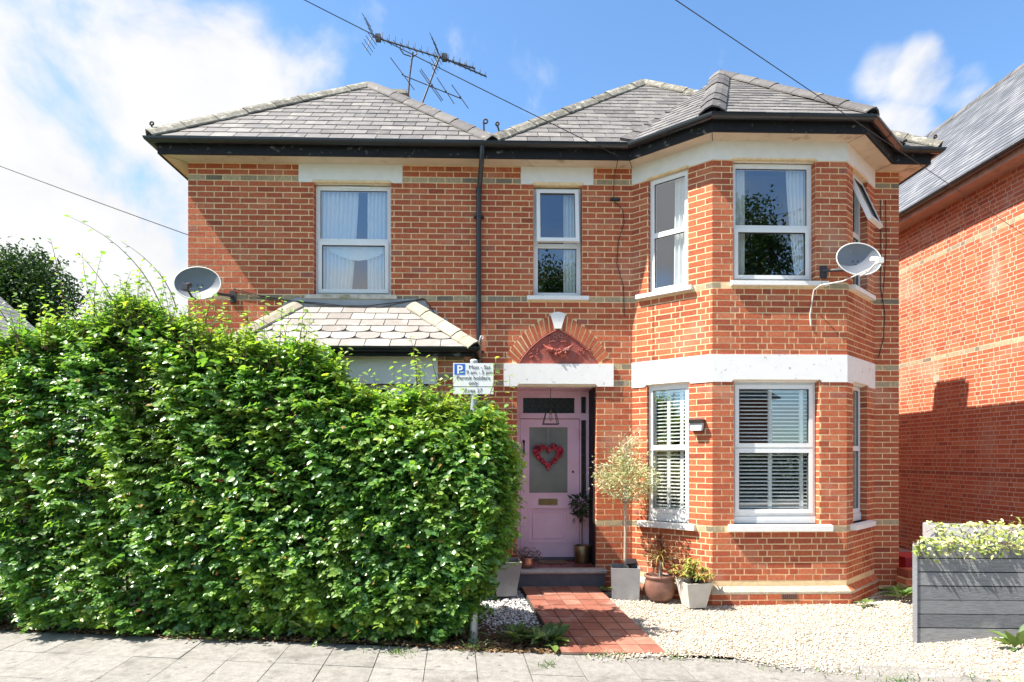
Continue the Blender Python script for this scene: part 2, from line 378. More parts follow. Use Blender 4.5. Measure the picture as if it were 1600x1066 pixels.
def reveal_bricks(mb, fr, h, depth=.10, bands=()):
    k0 = int(round((h[2]-CZ)/CH)); k1 = int(round((h[3]-CZ)/CH))
    a = fr.p(h[0], 0, 0); f1 = Fr((a[0], a[1]), (-fr.n.x, -fr.n.y))
    if f1.n.dot(fr.d) < 0: f1.n = -f1.n
    bricks(mb, f1, .0, depth, k0, k1, bands=bands)
    a = fr.p(h[1], 0, 0); f2 = Fr((a[0], a[1]), (-fr.n.x, -fr.n.y))
    if f2.n.dot(fr.d) > 0: f2.n = -f2.n
    bricks(mb, f2, .0, depth, k0, k1, bands=bands)

# ------------------------------------------------------------------ the house
HB = (.73, 0, 0)
house = thing('brick_house', 'red brick two storey villa with twin hipped slate roofs, canted bay and pink front door', 'house', HB)
XL, XR, XB = -4.05, 5.51, 8.3
BL, FL_, FR_, BR = (1.85, 0), (2.68, -.73), (4.36, -.73), (5.17, 0)
fm = Fr((0, 0), (1, 0))                      # main wall
fl = Fr(BL, (FL_[0]-BL[0], FL_[1]-BL[1])); LFW = math.hypot(FL_[0]-BL[0], FL_[1]-BL[1])
ff = Fr(FL_, (1, 0)); FFW = FR_[0]-FL_[0]
fr_ = Fr(FR_, (BR[0]-FR_[0], BR[1]-FR_[1])); RFW = math.hypot(BR[0]-FR_[0], BR[1]-FR_[1])
WT = 5.70
BANDS = {11, 36, 39, 51, 72}
# openings (u0,u1,z0,z1) on each plane
H_L = (-2.41, -1.385, 3.96, 5.45); H_M = (.515, 1.172, 3.965, 5.45)
H_D = (.298, 1.367, .05, 2.75)
H_LB = (-3.0, -1.0, .9, 2.9)
lf_up = (.235, .79, 3.965, 5.47); lf_lo = (.215, .80, .955, 2.745)
ff_up = (.255, 1.29, 3.975, 5.47); ff_lo = (.265, 1.335, .965, 2.745)
rf_up = (.235, .80, 3.965, 5.47); rf_lo = (.24, .80, .955, 2.745)

# arch over the porch: inner and outer pointed curves (left half, mirrored)
AXC = .845
def qb(t, a, b, c): return ((1-t)**2*a[0]+2*t*(1-t)*b[0]+t*t*c[0], (1-t)**2*a[1]+2*t*(1-t)*b[1]+t*t*c[1])
def arch_in(t): return qb(t, (.298, 3.05), (.50, 3.385), (AXC, 3.525))
def arch_out(t): return qb(t, (.155, 3.165), (.42, 3.585), (AXC, 3.74))
_ao = [arch_out(i/40) for i in range(41)]
def arch_cut(z):
    if z < 3.04 or z > 3.735: return None
    xl = None
    for a, b in zip(_ao[:-1], _ao[1:]):
        if a[1] <= z <= b[1]: xl = a[0]+(b[0]-a[0])*(z-a[1])/(b[1]-a[1]+1e-9)
    if xl is None: xl = .298-(z-3.05)*1.24 if z < 3.165 else AXC
    return (xl, 2*AXC-xl)

w = MB()
holes_m = [H_L, H_M, H_D, H_LB]
wall_sheet(w, fm, XL, BL[0], 0, WT, holes_m, 'mortar', .11)
wall_sheet(w, fm, BR[0], XR, 0, WT, [], 'mortar')
lint = [(-2.602, -1.232, 5.446, 5.72), (.349, 1.323, 5.452, 5.72), (.117, 1.592, 2.748, 3.045)]
bricks(w, fm, XL, BL[0], 0, 75, holes_m+lint+[(-2.52, -1.30, 3.88, 3.975), (.43, 1.255, 3.885, 3.975)], BANDS, cut=arch_cut)
bricks(w, fm, BR[0], XR, 0, 75, [], BANDS)
for h in (H_L, H_M): reveal_bricks(w, fm, h)
reveal_bricks(w, fm, (H_D[0], H_D[1], .31, 2.75), .62, BANDS)
# flank and rear walls
fL = Fr((XL, XB), (0, -1)); fRr = Fr((XR, 0), (0, 1)); fbk = Fr((XR, XB), (-1, 0))
for f, L_ in ((fL, XB), (fRr, XB), (fbk, XR-XL)):
    wall_sheet(w, f, 0, L_, 0, WT, [], 'mortar')
bricks(w, fL, XB-2, XB, 0, 75, [], BANDS)
bricks(w, fRr, 0, 2, 0, 75, [], BANDS)
# arch voussoirs
for side in (0, 1):
    n = 11
    for i in range(n):
        t0 = i/(n+.9); t1 = (i+1)/(n+.9)
        g = .13/(n+1)
        q = [arch_in(t0+g), arch_in(t1-g), arch_out(t1-g), arch_out(t0+g)]
        if side: q = [(2*AXC-x, z) for x, z in q]
        fm.poly(w, q, .0, .008+rn(0, .003), 'brick_red')
q = [arch_in(i/12) for i in range(13)]; o_ = [arch_out(i/12) for i in range(13)]
fm.poly(w, q+[(2*AXC-x, z) for x, z in reversed(q[:-1])]+[(2*AXC-x, z) for x, z in o_[:-1]]+[o_[12]]+list(reversed(o_[:-1])), -.001, .003, 'mortar')
# ground floor square bay (mostly behind the hedge)
LBX0, LBX1, LBY = -2.98, -.386, -.70
flb = Fr((LBX0, LBY), (1, 0)); H_lb = (.42, 2.17, .95, 2.70)
LW = LBX1-LBX0
wall_sheet(w, flb, 0, LW, 0, 3.06, [H_lb], 'mortar')
bricks(w, flb, 0, LW, 0, 40, [H_lb, (.28, 2.28, 2.69, 3.1)], {11, 36, 39})
reveal_bricks(w, flb, H_lb)
frb = Fr((LBX1, LBY), (0, 1)); wall_sheet(w, frb, 0, -LBY, 0, 3.06, [], 'mortar'); bricks(w, frb, 0, -LBY, 0, 40, [], {11, 36, 39})
flb2 = Fr((LBX0, 0), (0, -1)); wall_sheet(w, flb2, 0, -LBY, 0, 3.06, [], 'mortar'); bricks(w, flb2, 0, -LBY, 0, 40, [], {11, 36, 39})
wall = obj('wall', w, house)
# the two storey canted bay
w = MB()
for f, W_, up, lo in ((fl, LFW, lf_up, lf_lo), (ff, FFW, ff_up, ff_lo), (fr_, RFW, rf_up, rf_lo)):
    wall_sheet(w, f, 0, W_, 0, WT, [up, lo], 'mortar', .11)
    solid = [up, lo, (0, W_, 5.46, 5.75), (-.02, W_+.02, 2.725, 3.07), (up[0]-.15, up[1]+.10, 3.90, 3.98), (lo[0]-.12, lo[1]+.12, .875, .97)]
    bricks(w, f, 0, W_, 3, 11, solid, BANDS, 'f'); bricks(w, f, 0, W_, 11, 40, solid, BANDS)
    bricks(w, f, 0, W_, 40, 51, solid, BANDS, 'f'); bricks(w, f, 0, W_, 51, 75, solid, BANDS)
    for h in (up, lo): reveal_bricks(w, f, h)
# plinth with sloping weathering course
def outline(off):
    pts = [Vector(BL)-Vector((.6, 0)), Vector(BL), Vector(FL_), Vector(FR_), Vector(BR), Vector(BR)+Vector((.6, 0))]
    return miter(pts, off)
def miter(pts, off):
    res = []
    for i, p in enumerate(pts):
        dirs = []
        if i > 0: dirs.append((pts[i]-pts[i-1]).normalized())
        if i < len(pts)-1: dirs.append((pts[i+1]-pts[i]).normalized())
        ns = [Vector((d.y, -d.x)) for d in dirs]
        if len(ns) == 1: res.append(p+ns[0]*off)
        else:
            b = (ns[0]+ns[1]).normalized(); res.append(p+b*(off/b.dot(ns[0])))
    return res
po = [outline(.06)[i] for i in (1, 2, 3, 4)]
for a, b in zip(po[:-1], po[1:]):
    f = Fr(a, b-a); L_ = (b-a).length
    wall_sheet(w, f, 0, L_, -.05, .145, [], 'mortar')
    bricks(w, f, 0, L_, -1, 1, [], (), 's')
    f.box(w, 0, L_, -.05, .004, .122, .145, 'bedding')
pi = outline(.004)
for i in (1, 2, 3):
    n = 8 if i == 2 else 5
    for j in range(n):
        a0 = po[i-1].lerp(po[i], (j+.03)/n); a1 = po[i-1].lerp(po[i], (j+.97)/n)
        b0 = pi[i].lerp(pi[i+1], (j+.03)/n); b1 = pi[i].lerp(pi[i+1], (j+.97)/n)
        w.add([(a0.x, a0.y, .147), (a1.x, a1.y, .147), (b1.x, b1.y, .205), (b0.x, b0.y, .205), (a0.x, a0.y, .12), (a1.x, a1.y, .12)], [(0, 1, 2, 3), (0, 1, 5, 4)], 'brick_red' if i == 3 else 'bedding', rn(.6, .95))
    w.add([(po[i-1].x, po[i-1].y, .14), (po[i].x, po[i].y, .14), (pi[i+1].x, pi[i+1].y, .200), (pi[i].x, pi[i].y, .200)], [(0, 1, 2, 3)], 'mortar')
bay = obj('wall', w, house); tag(bay, 'canted bay wall of orange red brick with a sloping plinth')
# interior floors so that rooms read dark
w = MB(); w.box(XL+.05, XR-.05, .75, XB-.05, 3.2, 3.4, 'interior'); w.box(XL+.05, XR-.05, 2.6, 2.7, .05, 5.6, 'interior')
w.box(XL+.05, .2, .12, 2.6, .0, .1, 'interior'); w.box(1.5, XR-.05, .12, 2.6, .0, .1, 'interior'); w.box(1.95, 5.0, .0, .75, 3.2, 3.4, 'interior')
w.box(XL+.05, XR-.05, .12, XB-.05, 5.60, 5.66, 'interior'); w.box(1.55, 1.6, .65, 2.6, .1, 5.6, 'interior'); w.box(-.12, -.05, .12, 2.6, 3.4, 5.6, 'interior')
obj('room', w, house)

# white rendered lintels and friezes
def lintel(f, u0, u1, z0, z1, a, b, mat='white_render', name='lintel', n0=-.03, n1=.014):
    m = MB(); c = .035
    # front face follows a stop-chamfer over the opening a..b
    fpts = [(u0, z0), (a-.03, z0), (a, z0+c), (b, z0+c), (b+.03, z0), (u1, z0), (u1, z1), (u0, z1)]
    f.poly(m, fpts, n0, n1, mat)
    m.add([f.p(a, n1, z0+c), f.p(b, n1, z0+c), f.p(b, -.06, z0-.002), f.p(a, -.06, z0-.002)], [(0, 1, 2, 3)], mat)
    for (p, q_) in ((a-.03, a), (b+.03, b)):
        m.add([f.p(p, n1, z0), f.p(q_, n1, z0+c), f.p(q_, -.06, z0-.002)], [(0, 1, 2)], mat)
    return obj(name, m, house)
lintel(fm, -2.602, -1.232, 5.446, 5.69, H_L[0], H_L[1])
lintel(fm, .349, 1.323, 5.452, 5.69, H_M[0], H_M[1])
o = lintel(fm, .117, 1.592, 2.742, 3.046, H_D[0]+.02, H_D[1]-.02, 'white_flaking', n0=-.1, n1=.035); tag(o, 'flaking white lintel over the pink front door')
m = MB(); flb.box(m, .28, 2.28, -.02, .014, 2.69, 3.055, 'white_render'); obj('lintel', m, house)
def band_piece(f, W_, z0, z1, h, mat, e0=0., e1=0.):
    m = MB(); c = .03; a, b = h[0], h[1]
    f.poly(m, [(-e0, z0), (a-.03, z0), (a, z0+c), (b, z0+c), (b+.03, z0), (W_+e1, z0), (W_+e1, z1), (-e0, z1)], .0, .012, mat)
    m.add([f.p(a, .012, z0+c), f.p(b, .012, z0+c), f.p(b, -.07, z0+.002), f.p(a, -.07, z0+.002)], [(0, 1, 2, 3)], mat)
    return m
for z0, z1, sel, mat in ((2.725, 3.065, 1, 'white_flaking'), (5.462, 5.70, 0, 'white_render')):
    m = MB()
    for f, W_, up, lo in ((fl, LFW, lf_up, lf_lo), (ff, FFW, ff_up, ff_lo), (fr_, RFW, rf_up, rf_lo)):
        b = band_piece(f, W_, z0, z1, lo if sel else up, mat, .004 if f is not fl else 0, .004 if f is not fr_ else 0)
        for ff2, mm, rr in zip(b.f, b.m, b.r): m.add([b.v[i] for i in ff2], [tuple(range(len(ff2)))], mm, rr)
    o = obj('lintel_band', m, house); tag(o, 'white rendered band wrapping the bay %s' % ('between the storeys' if sel else 'under the eaves'))
# keystone, tympanum with date and festoon
m = MB(); fm.poly(m, [(AXC-.043, 3.52), (AXC+.043, 3.52), (AXC+.105, 3.715), (AXC+.06, 3.735), (AXC, 3.745), (AXC-.06, 3.735), (AXC-.105, 3.715)], .0, .022, 'white_flaking'); obj('keystone', m, house)
m = MB(); q = [arch_in(i/14) for i in range(15)]
fm.poly(m, q+[(2*AXC-x, z) for x, z in reversed(q[:-1])], -.01, .0045, 'terracotta')
def arc_tube(m, pts, r, mat): m.tube([fm.p(u, .012, z) for u, z in pts], r, mat, 6)
arc_tube(m, [(x+.012, z-.012) for x, z in q]+[(2*AXC-x-.012, z-.012) for x, z in reversed(q[:-1])], .008, 'terracotta')
for sd in (-1, 1):
    for i in range(16): m.ball(fm.p(AXC+sd*rn(.24, .44), .012, 3.10+rn(0, .16)), rn(.006, .014), 'terracotta', n=5, sq=(1.5, 1, .7))
    m.tube([fm.p(AXC+sd*.03, .010, 3.34), fm.p(AXC+sd*.07, .014, 3.352), fm.p(AXC+sd*.12, .010, 3.335)], .007, 'terracotta', 5)
tym = obj('date_panel', m, house); tag(tym, 'red terracotta panel in the pointed arch with the date 1892 and a flower festoon')
m = MB()
for s in (-1, 1):   # horns of the festoon
    pts = []; rad = []
    for i in range(9):
        t = i/8; pts.append(fm.p(AXC+s*(.20-.12*t), .03, 3.305-.075*math.sin(t*1.6))); rad.append(.006+.024*math.sin(min(1, t*1.2)*1.5))
    m.tube(pts, rad, 'terracotta', 7)
for i in range(46):
    a = rn(-1, 1); u = AXC+a*.15; z = 3.235+rn(-.045, .035)*(1-.4*abs(a))-.03*(1-a*a)
    m.ball(fm.p(u, .035+rn(-.008, .02), z), rn(.010, .022), 'terracotta', n=6)
obj('festoon', m, tym)
def text(s, size, mat, parent, M, ext=.002, name='lettering', align='CENTER', bold=0.):
    c = bpy.data.curves.new('t', 'FONT'); c.body = s; c.size = size; c.extrude = ext; c.align_x = align; c.offset = bold
    t = bpy.data.objects.new('t', c); COL.objects.link(t)
    dg = bpy.context.evaluated_depsgraph_get(); me = bpy.data.meshes.new_from_object(t.evaluated_get(dg))
    bpy.data.objects.remove(t); bpy.data.curves.remove(c)
    b = Vector(BASE[parent.name])
    me.transform(Matrix.Translation(-b) @ M); me.materials.clear()
    me.attributes.new('rnd', 'FLOAT', 'FACE')
    return link(name, me, parent, tuple(b), [mat])
UP = Matrix.Rotation(R(90), 4, 'X')
text('1892', .15, 'terracotta_relief_shade', tym, Matrix.Translation((AXC, -.006, 3.352)) @ UP, .010, bold=.002)

# ---- windows
def window(f, h, zt, top='fixed', bot='fixed', sillw=.10, label=None, apron=0., sill='stone_sill', rec=.085, shut=False, vent=False, open_ang=0., sillz=None, sill_t=.065, sl=(.09, .09)):
    u0, u1, z0, z1 = h[0]+.008, h[1]-.008, h[2]+.004, h[3]-.012
    b = .058; m = MB(); n0, n1 = -rec-.055, -rec
    if apron:
        f.box(m, u0, u1, n0, n1+.012, z0, z0+apron-.003, 'upvc'); z0 += apron
    f.box(m, u0, u0+b, n0, n1, z0, z1, 'upvc'); f.box(m, u1-b, u1, n0, n1, z0, z1, 'upvc')
    f.box(m, u0+b, u1-b, n0, n1-.001, z0, z0+b, 'upvc'); f.box(m, u0+b, u1-b, n0, n1-.001, z1-b, z1, 'upvc')
    f.box(m, u0+b, u1-b, n0, n1-.001, zt-.032, zt+.032, 'upvc')
    if vent: f.box(m, u0+.33, u1-.28, n1-.001, n1+.02, z1-.036, z1-.012, 'upvc')
    win = obj('window', m, house)
    if label: tag(win, label)
    for kind, a, c in ((top, zt+.032, z1-b), (bot, z0+b, zt-.032)):
        ua, ub = u0+b, u1-b; par = win
        hinge = Vector(f.p((ua+ub)/2, n1, c)); 
        def place(o):
            if kind == 'open':
                ax = Vector((f.d.x, f.d.y, 0)); B = Vector(BASE[o.name])
                Mx = Matrix.Translation(hinge-B) @ Matrix.Rotation(R(-open_ang), 4, ax) @ Matrix.Translation(-(hinge-B))
                o.data.transform(Mx)
        if kind in ('sash', 'open'):
            m = MB(); s = .05; x = .022
            A, B_, C, D_ = ua-x, ub+x, a-x, c+x
            nn0, nn1 = (n1-.03, n1+.018) if kind == 'sash' else (n1+.001, n1+.05)
            for (p, q_, r_, t_) in ((A, A+s, C, D_), (B_-s, B_, C, D_), (A+s, B_-s, C, C+s), (A+s, B_-s, D_-s, D_)):
                f.box(m, p, q_, nn0, nn1, r_, t_, 'upvc')
            for (p, q_, r_, t_) in ((A+s, A+s+.007, C+s, D_-s), (B_-s-.007, B_-s, C+s, D_-s), (A+s+.007, B_-s-.007, D_-s-.007, D_-s)):
                f.box(m, p, q_, nn0+.02, nn1-.006, r_, t_, 'rubber_seal')
            so = obj('sash', m, win); place(so)
            ua, ub, a, c = A+s, B_-s, C+s, D_-s; gn = (nn0+nn1)/2
        else:
            gn = n1-.02; m = MB()
            for (p, q_, r_, t_) in ((ua, ua+.006, a, c), (ub-.006, ub, a, c), (ua+.006, ub-.006, c-.006, c)):
                f.box(m, p, q_, gn-.004, gn+.008, r_, t_, 'rubber_seal')
            obj('glazing_bead', m, win)
        m = MB(); m.add([f.p(ua, gn, a), f.p(ub, gn, a), f.p(ub, gn, c), f.p(ua, gn, c)], [(0, 1, 2, 3)], 'window_glass')
        g = obj('pane', m, win); place(g)
    if shut:   # plantation shutters behind the glass
        m = MB(); ns = n0-.012; W_ = u1-u0
        sts = [u0+.02, u0+.02+W_*.45, u0+.02+W_*.83] if W_ > .8 else [u0+.02, u0+.02+W_*.36, u0+.02+W_*.68]
        sts.append(u1-.05)
        for x in sts: f.box(m, x, x+.045, ns-.028, ns, z0+.03, z1-.03, 'shutter_white')
        f.box(m, u0, u1, ns-.026, ns-.002, zt-.05, zt+.04, 'shutter_white'); f.box(m, u0, u1, ns-.026, ns-.002, z0+.02, z0+.08, 'shutter_white'); f.box(m, u0, u1, ns-.026, ns-.002, z1-.09, z1-.03, 'shutter_white')
        z = z0+.10
        while z < z1-.1:
            if abs(z-zt) > .06:
                for x, y in zip(sts[:-1], sts[1:]):
                    a0, a1 = x+.045, y
                    vs = [f.p(a0, ns-.03, z+.006), f.p(a1, ns-.03, z+.006), f.p(a1, ns+.008, z-.004), f.p(a0, ns+.008, z-.004)]
                    vs += [(p[0], p[1], p[2]+.011) for p in vs]
                    m.add(vs, [(0, 1, 2, 3), (4, 5, 6, 7), (0, 1, 5, 4), (2, 3, 7, 6)], 'shutter_white')
            z += .047
        obj('shutter', m, win)
    m = MB(); sz = h[2] if sillz is None else sillz
    pr = [(-.10, sz), (.0, sz), (sillw, sz-.012), (sillw, sz-sill_t), (-.01, sz-sill_t), (-.10, sz-sill_t)]
    A = [Vector(f.p(h[0]-sl[0], n, z)) for n, z in pr]; off = Vector(f.p(h[1]+sl[1], 0, 0))-Vector(f.p(h[0]-sl[0], 0, 0))
    m.prism(A, off, sill); obj('sill', m, win)
    return win
window(fm, H_L, 4.70, 'fixed', 'sash', .05, 'white window above the slate bay roof with white curtains', vent=True, sl=(.10, .08))
window(fm, H_M, 4.66, 'open', 'fixed', .055, 'narrow white window over the arch with its top light ajar', open_ang=7, sill='white_flaking', sl=(.085, .085))
window(fl, lf_up, 4.72, 'fixed', 'fixed', .07, sill='white_render', sl=(.15, .07), rec=.05)
window(ff, ff_up, 4.66, 'fixed', 'sash', .06, 'wide white first floor bay window', sill='white_flaking', sl=(.03, .14))
window(fr_, rf_up, 4.72, 'open', 'fixed', .06, 'white bay window with its top light pushed wide open', open_ang=21, sill='white_flaking', sl=(.10, .15))
window(fl, lf_lo, 1.92, 'fixed', 'fixed', .07, shut=True, apron=.10, sill='white_render', sl=(.11, .09), rec=.05, sill_t=.075)
window(ff, ff_lo, 1.91, 'sash', 'sash', .07, 'wide white ground floor bay window with slatted shutters', shut=True, apron=.09, sill='white_render', sl=(.07, .14), sill_t=.08)
window(fr_, rf_lo, 1.91, 'fixed', 'fixed', .07, shut=True, apron=.10, sill='white_render', sl=(.10, .12), sill_t=.075)
window(flb, H_lb, 2.2, 'fixed', 'fixed', .06)

# ---- porch, door
w = MB(); py = .68
w.box(H_D[0]-.02, H_D[1]+.02, .005, py+.02, 2.752, 2.80, 'pink_paint')          # porch ceiling
w.box(H_D[0]-.05, H_D[0]-.004, .10, py+.02, .1, 2.75, 'brick_plain'); 
w.box(H_D[1]-.012, H_D[1]+.03, .12, py+.02, .3, 2.75, 'black_paint')
obj('porch_lining', w, house)
w = MB()
x0, x1 = H_D[0], H_D[1]-.012; Y0, Y1 = .60, .68
w.box(x0, .362, Y0, Y1, .33, 2.752, 'pink_paint')                    # jambs
w.box(1.222, 1.243, Y0-.012, Y1, .33, 2.752, 'pink_paint'); w.box(1.318, x1, Y0, Y1, .33, 2.752, 'pink_paint')
w.box(.362, 1.222, Y0, Y1, 2.652, 2.752, 'pink_paint'); w.box(.362, 1.222, Y0-.015, Y1, 2.352, 2.428, 'pink_paint')
w.box(.362, .405, Y0+.01, Y1, 2.428, 2.652, 'pink_paint'); w.box(1.15, 1.222, Y0+.01, Y1, 2.428, 2.652, 'pink_paint')
w.box(1.243, 1.318, Y0, Y1, 2.67, 2.752, 'pink_paint'); w.box(1.243, 1.318, Y0, Y1, 2.33, 2.43, 'pink_paint'); w.box(1.243, 1.318, Y0+.012, Y1, .33, 1.20, 'pink_paint')
w.box(x0, x1, Y0-.03, Y1, .315, .345, 'step_riser')
dfr = obj('door_frame', w, house)
def leaded(x0, x1, z0, z1, y, diamonds, name):
    m = MB(); m.box(x0, x1, y, y+.012, z0, z1, 'leaded_glass')
    o = obj(name, m, dfr); m = MB()
    if diamonds:
        n = int((x1-x0)/.09)
        for i in range(n):
            cx = x0+(i+.5)*(x1-x0)/n; r = .038
            for zc in (z0+.06, z1-.06): m.tube([(cx+r*math.cos(a*.7854), y-.003, zc+r*math.sin(a*.7854)) for a in range(9)], .0035, 'lead_came', 4, False)
        m.tube([(x0, y-.003, (z0+z1)/2), (x1, y-.003, (z0+z1)/2)], .0035, 'lead_came', 4)
    else:
        n = max(2, int((z1-z0)/.12)); xm = (x0+x1)/2
        for i in range(1, n): m.tube([(x0, y-.003, z0+(z1-z0)*i/n), (x1, y-.003, z0+(z1-z0)*i/n)], .0035, 'lead_came', 4)
        m.tube([(xm-.015, y-.003, z0), (xm-.015, y-.003, z1)], .0035, 'lead_came', 4)
    obj('lead_came', m, dfr); return o
leaded(.405, 1.15, 2.428, 2.652, .645, True, 'fanlight')
leaded(1.243, 1.318, 2.43, 2.67, .65, False, 'sidelight'); leaded(1.243, 1.318, 1.20, 2.33, .65, False, 'sidelight')
# the door leaf
w = MB(); dx0, dx1, dz0, dz1 = .368, 1.217, .352, 2.345; y0, y1 = .625, .668
gx0, gx1, gz0, gz1 = .480, 1.066, 1.265, 2.243
w.box(dx0, gx0, y0, y1, dz0, dz1, 'pink_paint'); w.box(gx1, dx1, y0, y1, dz0, dz1, 'pink_paint')
w.box(gx0, gx1, y0+.001, y1, gz1, dz1, 'pink_paint'); w.box(gx0, gx1, y0+.001, y1, 1.085, gz0, 'pink_paint'); w.box(gx0, gx1, y0+.001, y1, dz0, .555, 'pink_paint')
w.box(gx0, gx1, y0+.022, y1, .555, 1.085, 'pink_paint')
for a, b, c, d, e in ((gx0, gx1, .555, 1.085, .028), (.545, 1.0, .62, 1.02, .016)):
    for bx in ((a, b, c, c+e), (a, b, d-e, d), (a, a+e, c+e, d-e), (b-e, b, c+e, d-e)):
        w.box(bx[0], bx[1], y0-.006 if e > .02 else y0+.008, y0+.03, bx[2], bx[3], 'pink_paint')
e = .016
for bx in ((gx0, gx1, gz0, gz0+e), (gx0, gx1, gz1-e, gz1), (gx0, gx0+e, gz0+e, gz1-e), (gx1-e, gx1, gz0+e, gz1-e)):
    w.box(bx[0], bx[1], y0-.005, y0+.03, bx[2], bx[3], 'pink_paint')
door = obj('front_door', w, house); tag(door, 'pastel pink panelled front door with frosted glass')
m = MB(); m.box(gx0, gx1, y0+.012, y0+.02, gz0, gz1, 'frosted_glass'); obj('door_glass', m, door)
m = MB(); m.box(.632, .905, y0-.008, y0+.002, 1.105, 1.195, 'brass'); m.box(.668, .868, y0-.013, y0-.004, 1.125, 1.175, 'brass'); obj('letterbox', m, door)
m = MB(); m.tube([(.418, y0-.004, 2.03), (.418, y0-.045, 2.00), (.418, y0-.05, 1.94), (.418, y0-.045, 1.89), (.418, y0-.004, 1.86)], [.018, .012, .009, .012, .018], 'rust_iron', 8); obj('handle', m, door)
m = MB(); m.ball((1.128, y0-.008, 1.585), .018, 'brass', n=10); obj('lock', m, door)
# step and porch floor
w = MB()
w.box(H_D[0]-.0, H_D[1]-.0, .0, .60, .20, .297, 'joint_dark')
for i in range(7):
    for j in range(4):
        w.box(.30+i*.152+.003, .30+i*.152+.149, -.0+j*.15+.003, j*.15+.147, .29, .306, 'porch_tile')
obj('porch_floor', w, house)
w = MB(); pr = [(-.14, .25), (-.165, .27), (-.165, .292), (-.145, .308), (.0, .310), (.0, .25)]
w.prism([Vector((.29, y, z)) for y, z in pr], (1.19, 0, 0), 'step_stone'); w.box(.31, 1.46, -.13, -.002, .02, .25, 'step_riser')
obj('door_step', w, house)

# air brick
m = MB(); fp = Fr(po[1], (1, 0)); a0 = 3.51-po[1].x
fp.box(m, a0, a0+.2, .0, .008, .052, .118, 'vent_clay')
for i in range(7):
    for j in range(3): fp.box(m, a0+.014+i*.026, a0+.030+i*.026, .007, .0095, .060+j*.019, .072+j*.019, 'rubber_seal')
obj('air_brick', m, house)

# ---- eaves
wallline = [Vector(p) for p in ((XL, XB), (XL, 0), BL, FL_, FR_, BR, (XR, 0), (XR, XB))]
off = {k: miter(wallline, k) for k in (.0, .235, .26, .268, .325, .33)}
m = MB(); A, B_ = off[.0], off[.26]
for i in range(len(A)-1):
    m.add([(A[i].x, A[i].y, 5.692), (A[i+1].x, A[i+1].y, 5.692), (B_[i+1].x, B_[i+1].y, 5.686), (B_[i].x, B_[i].y, 5.686)], [(0, 1, 2, 3)], 'soffit_cream')
for i in range(1, len(A)-1):     # mitre joints between boards
    d = (B_[i]-A[i]).normalized()*.0; s = Vector((B_[i]-A[i])).normalized(); q = Vector((-s.y, s.x))*.004
    m.add([(A[i].x-q.x, A[i].y-q.y, 5.688), (A[i].x+q.x, A[i].y+q.y, 5.688), (B_[i].x+q.x, B_[i].y+q.y, 5.682), (B_[i].x-q.x, B_[i].y-q.y, 5.682)], [(0, 1, 2, 3)], 'rubber_seal')
obj('soffit', m, house)
m = MB(); A, B_ = off[.235], off[.26]
for i in range(len(A)-1):
    vs = [(p.x, p.y, z) for z in (5.675, 5.835) for p in (A[i], A[i+1], B_[i+1], B_[i])]
    m.add(vs, [(0, 1, 2, 3), (4, 5, 6, 7), (0, 1, 5, 4), (2, 3, 7, 6), (0, 3, 7, 4), (1, 2, 6, 5)], 'black_paint')
obj('fascia', m, house)
def gutter(line, r, zc, parent, joints=True, mat='black_plastic'):
    m = MB(); n = 9; vs = []
    offs = [(math.cos(math.pi+math.pi*k/n)*r, math.sin(math.pi+math.pi*k/n)*r*1.05) for k in range(n+1)]
    offs += [(x*.88, z*.88) for x, z in reversed(offs)]
    L = [miter(line, o[0]) for o in offs]
    for i in range(len(line)): vs += [(L[k][i].x, L[k][i].y, zc+offs[k][1]) for k in range(len(offs))]
    N = len(offs)
    m.add(vs, [(i*N+k, i*N+(k+1) % N, (i+1)*N+(k+1) % N, (i+1)*N+k) for i in range(len(line)-1) for k in range(N)], mat, None, False)
    for i in range(len(line)-1):
        d = line[i+1]-line[i]; ln = d.length; nb = max(1, int(ln/1.0))
        for j in range(nb):
            if ln < .5 and j: continue
            p = line[i]+d*((j+.5)/nb); t = d.normalized(); q = Vector((t.y, -t.x))
            pts = [(p.x+q.x*x*1.08, p.y+q.y*x*1.08, zc+z*1.08-.002) for x, z in offs[:n+1]]
            for (a, b) in zip(pts[:-1], pts[1:]):
                t3 = Vector((t.x, t.y, 0))*.014
                m.add([Vector(a)-t3, Vector(a)+t3, Vector(b)+t3, Vector(b)-t3], [(0, 1, 2, 3)], mat)
    return obj('gutter', m, parent)
gutter(off[.325], .058, 5.842, house)
# downpipe with swan neck
m = MB(); dx = -.215
m.tube([(-.165, -.325, 5.80), (-.165, -.325, 5.70), (-.175, -.27, 5.60), (-.20, -.09, 5.42), (dx, -.06, 5.33), (dx, -.06, 4.6), (dx, -.06, 3.05), (dx, -.06, .1)], .034, 'black_plastic', 12)
for z in (5.34, 5.02, 3.22): m.tube([(dx, -.06, z-.03), (dx, -.06, z+.03)], .041, 'black_plastic', 12)
for z in (5.0, 3.2): m.box(dx-.07, dx+.07, -.05, .0, z-.012, z+.012, 'black_plastic')
obj('downpipe', m, house)

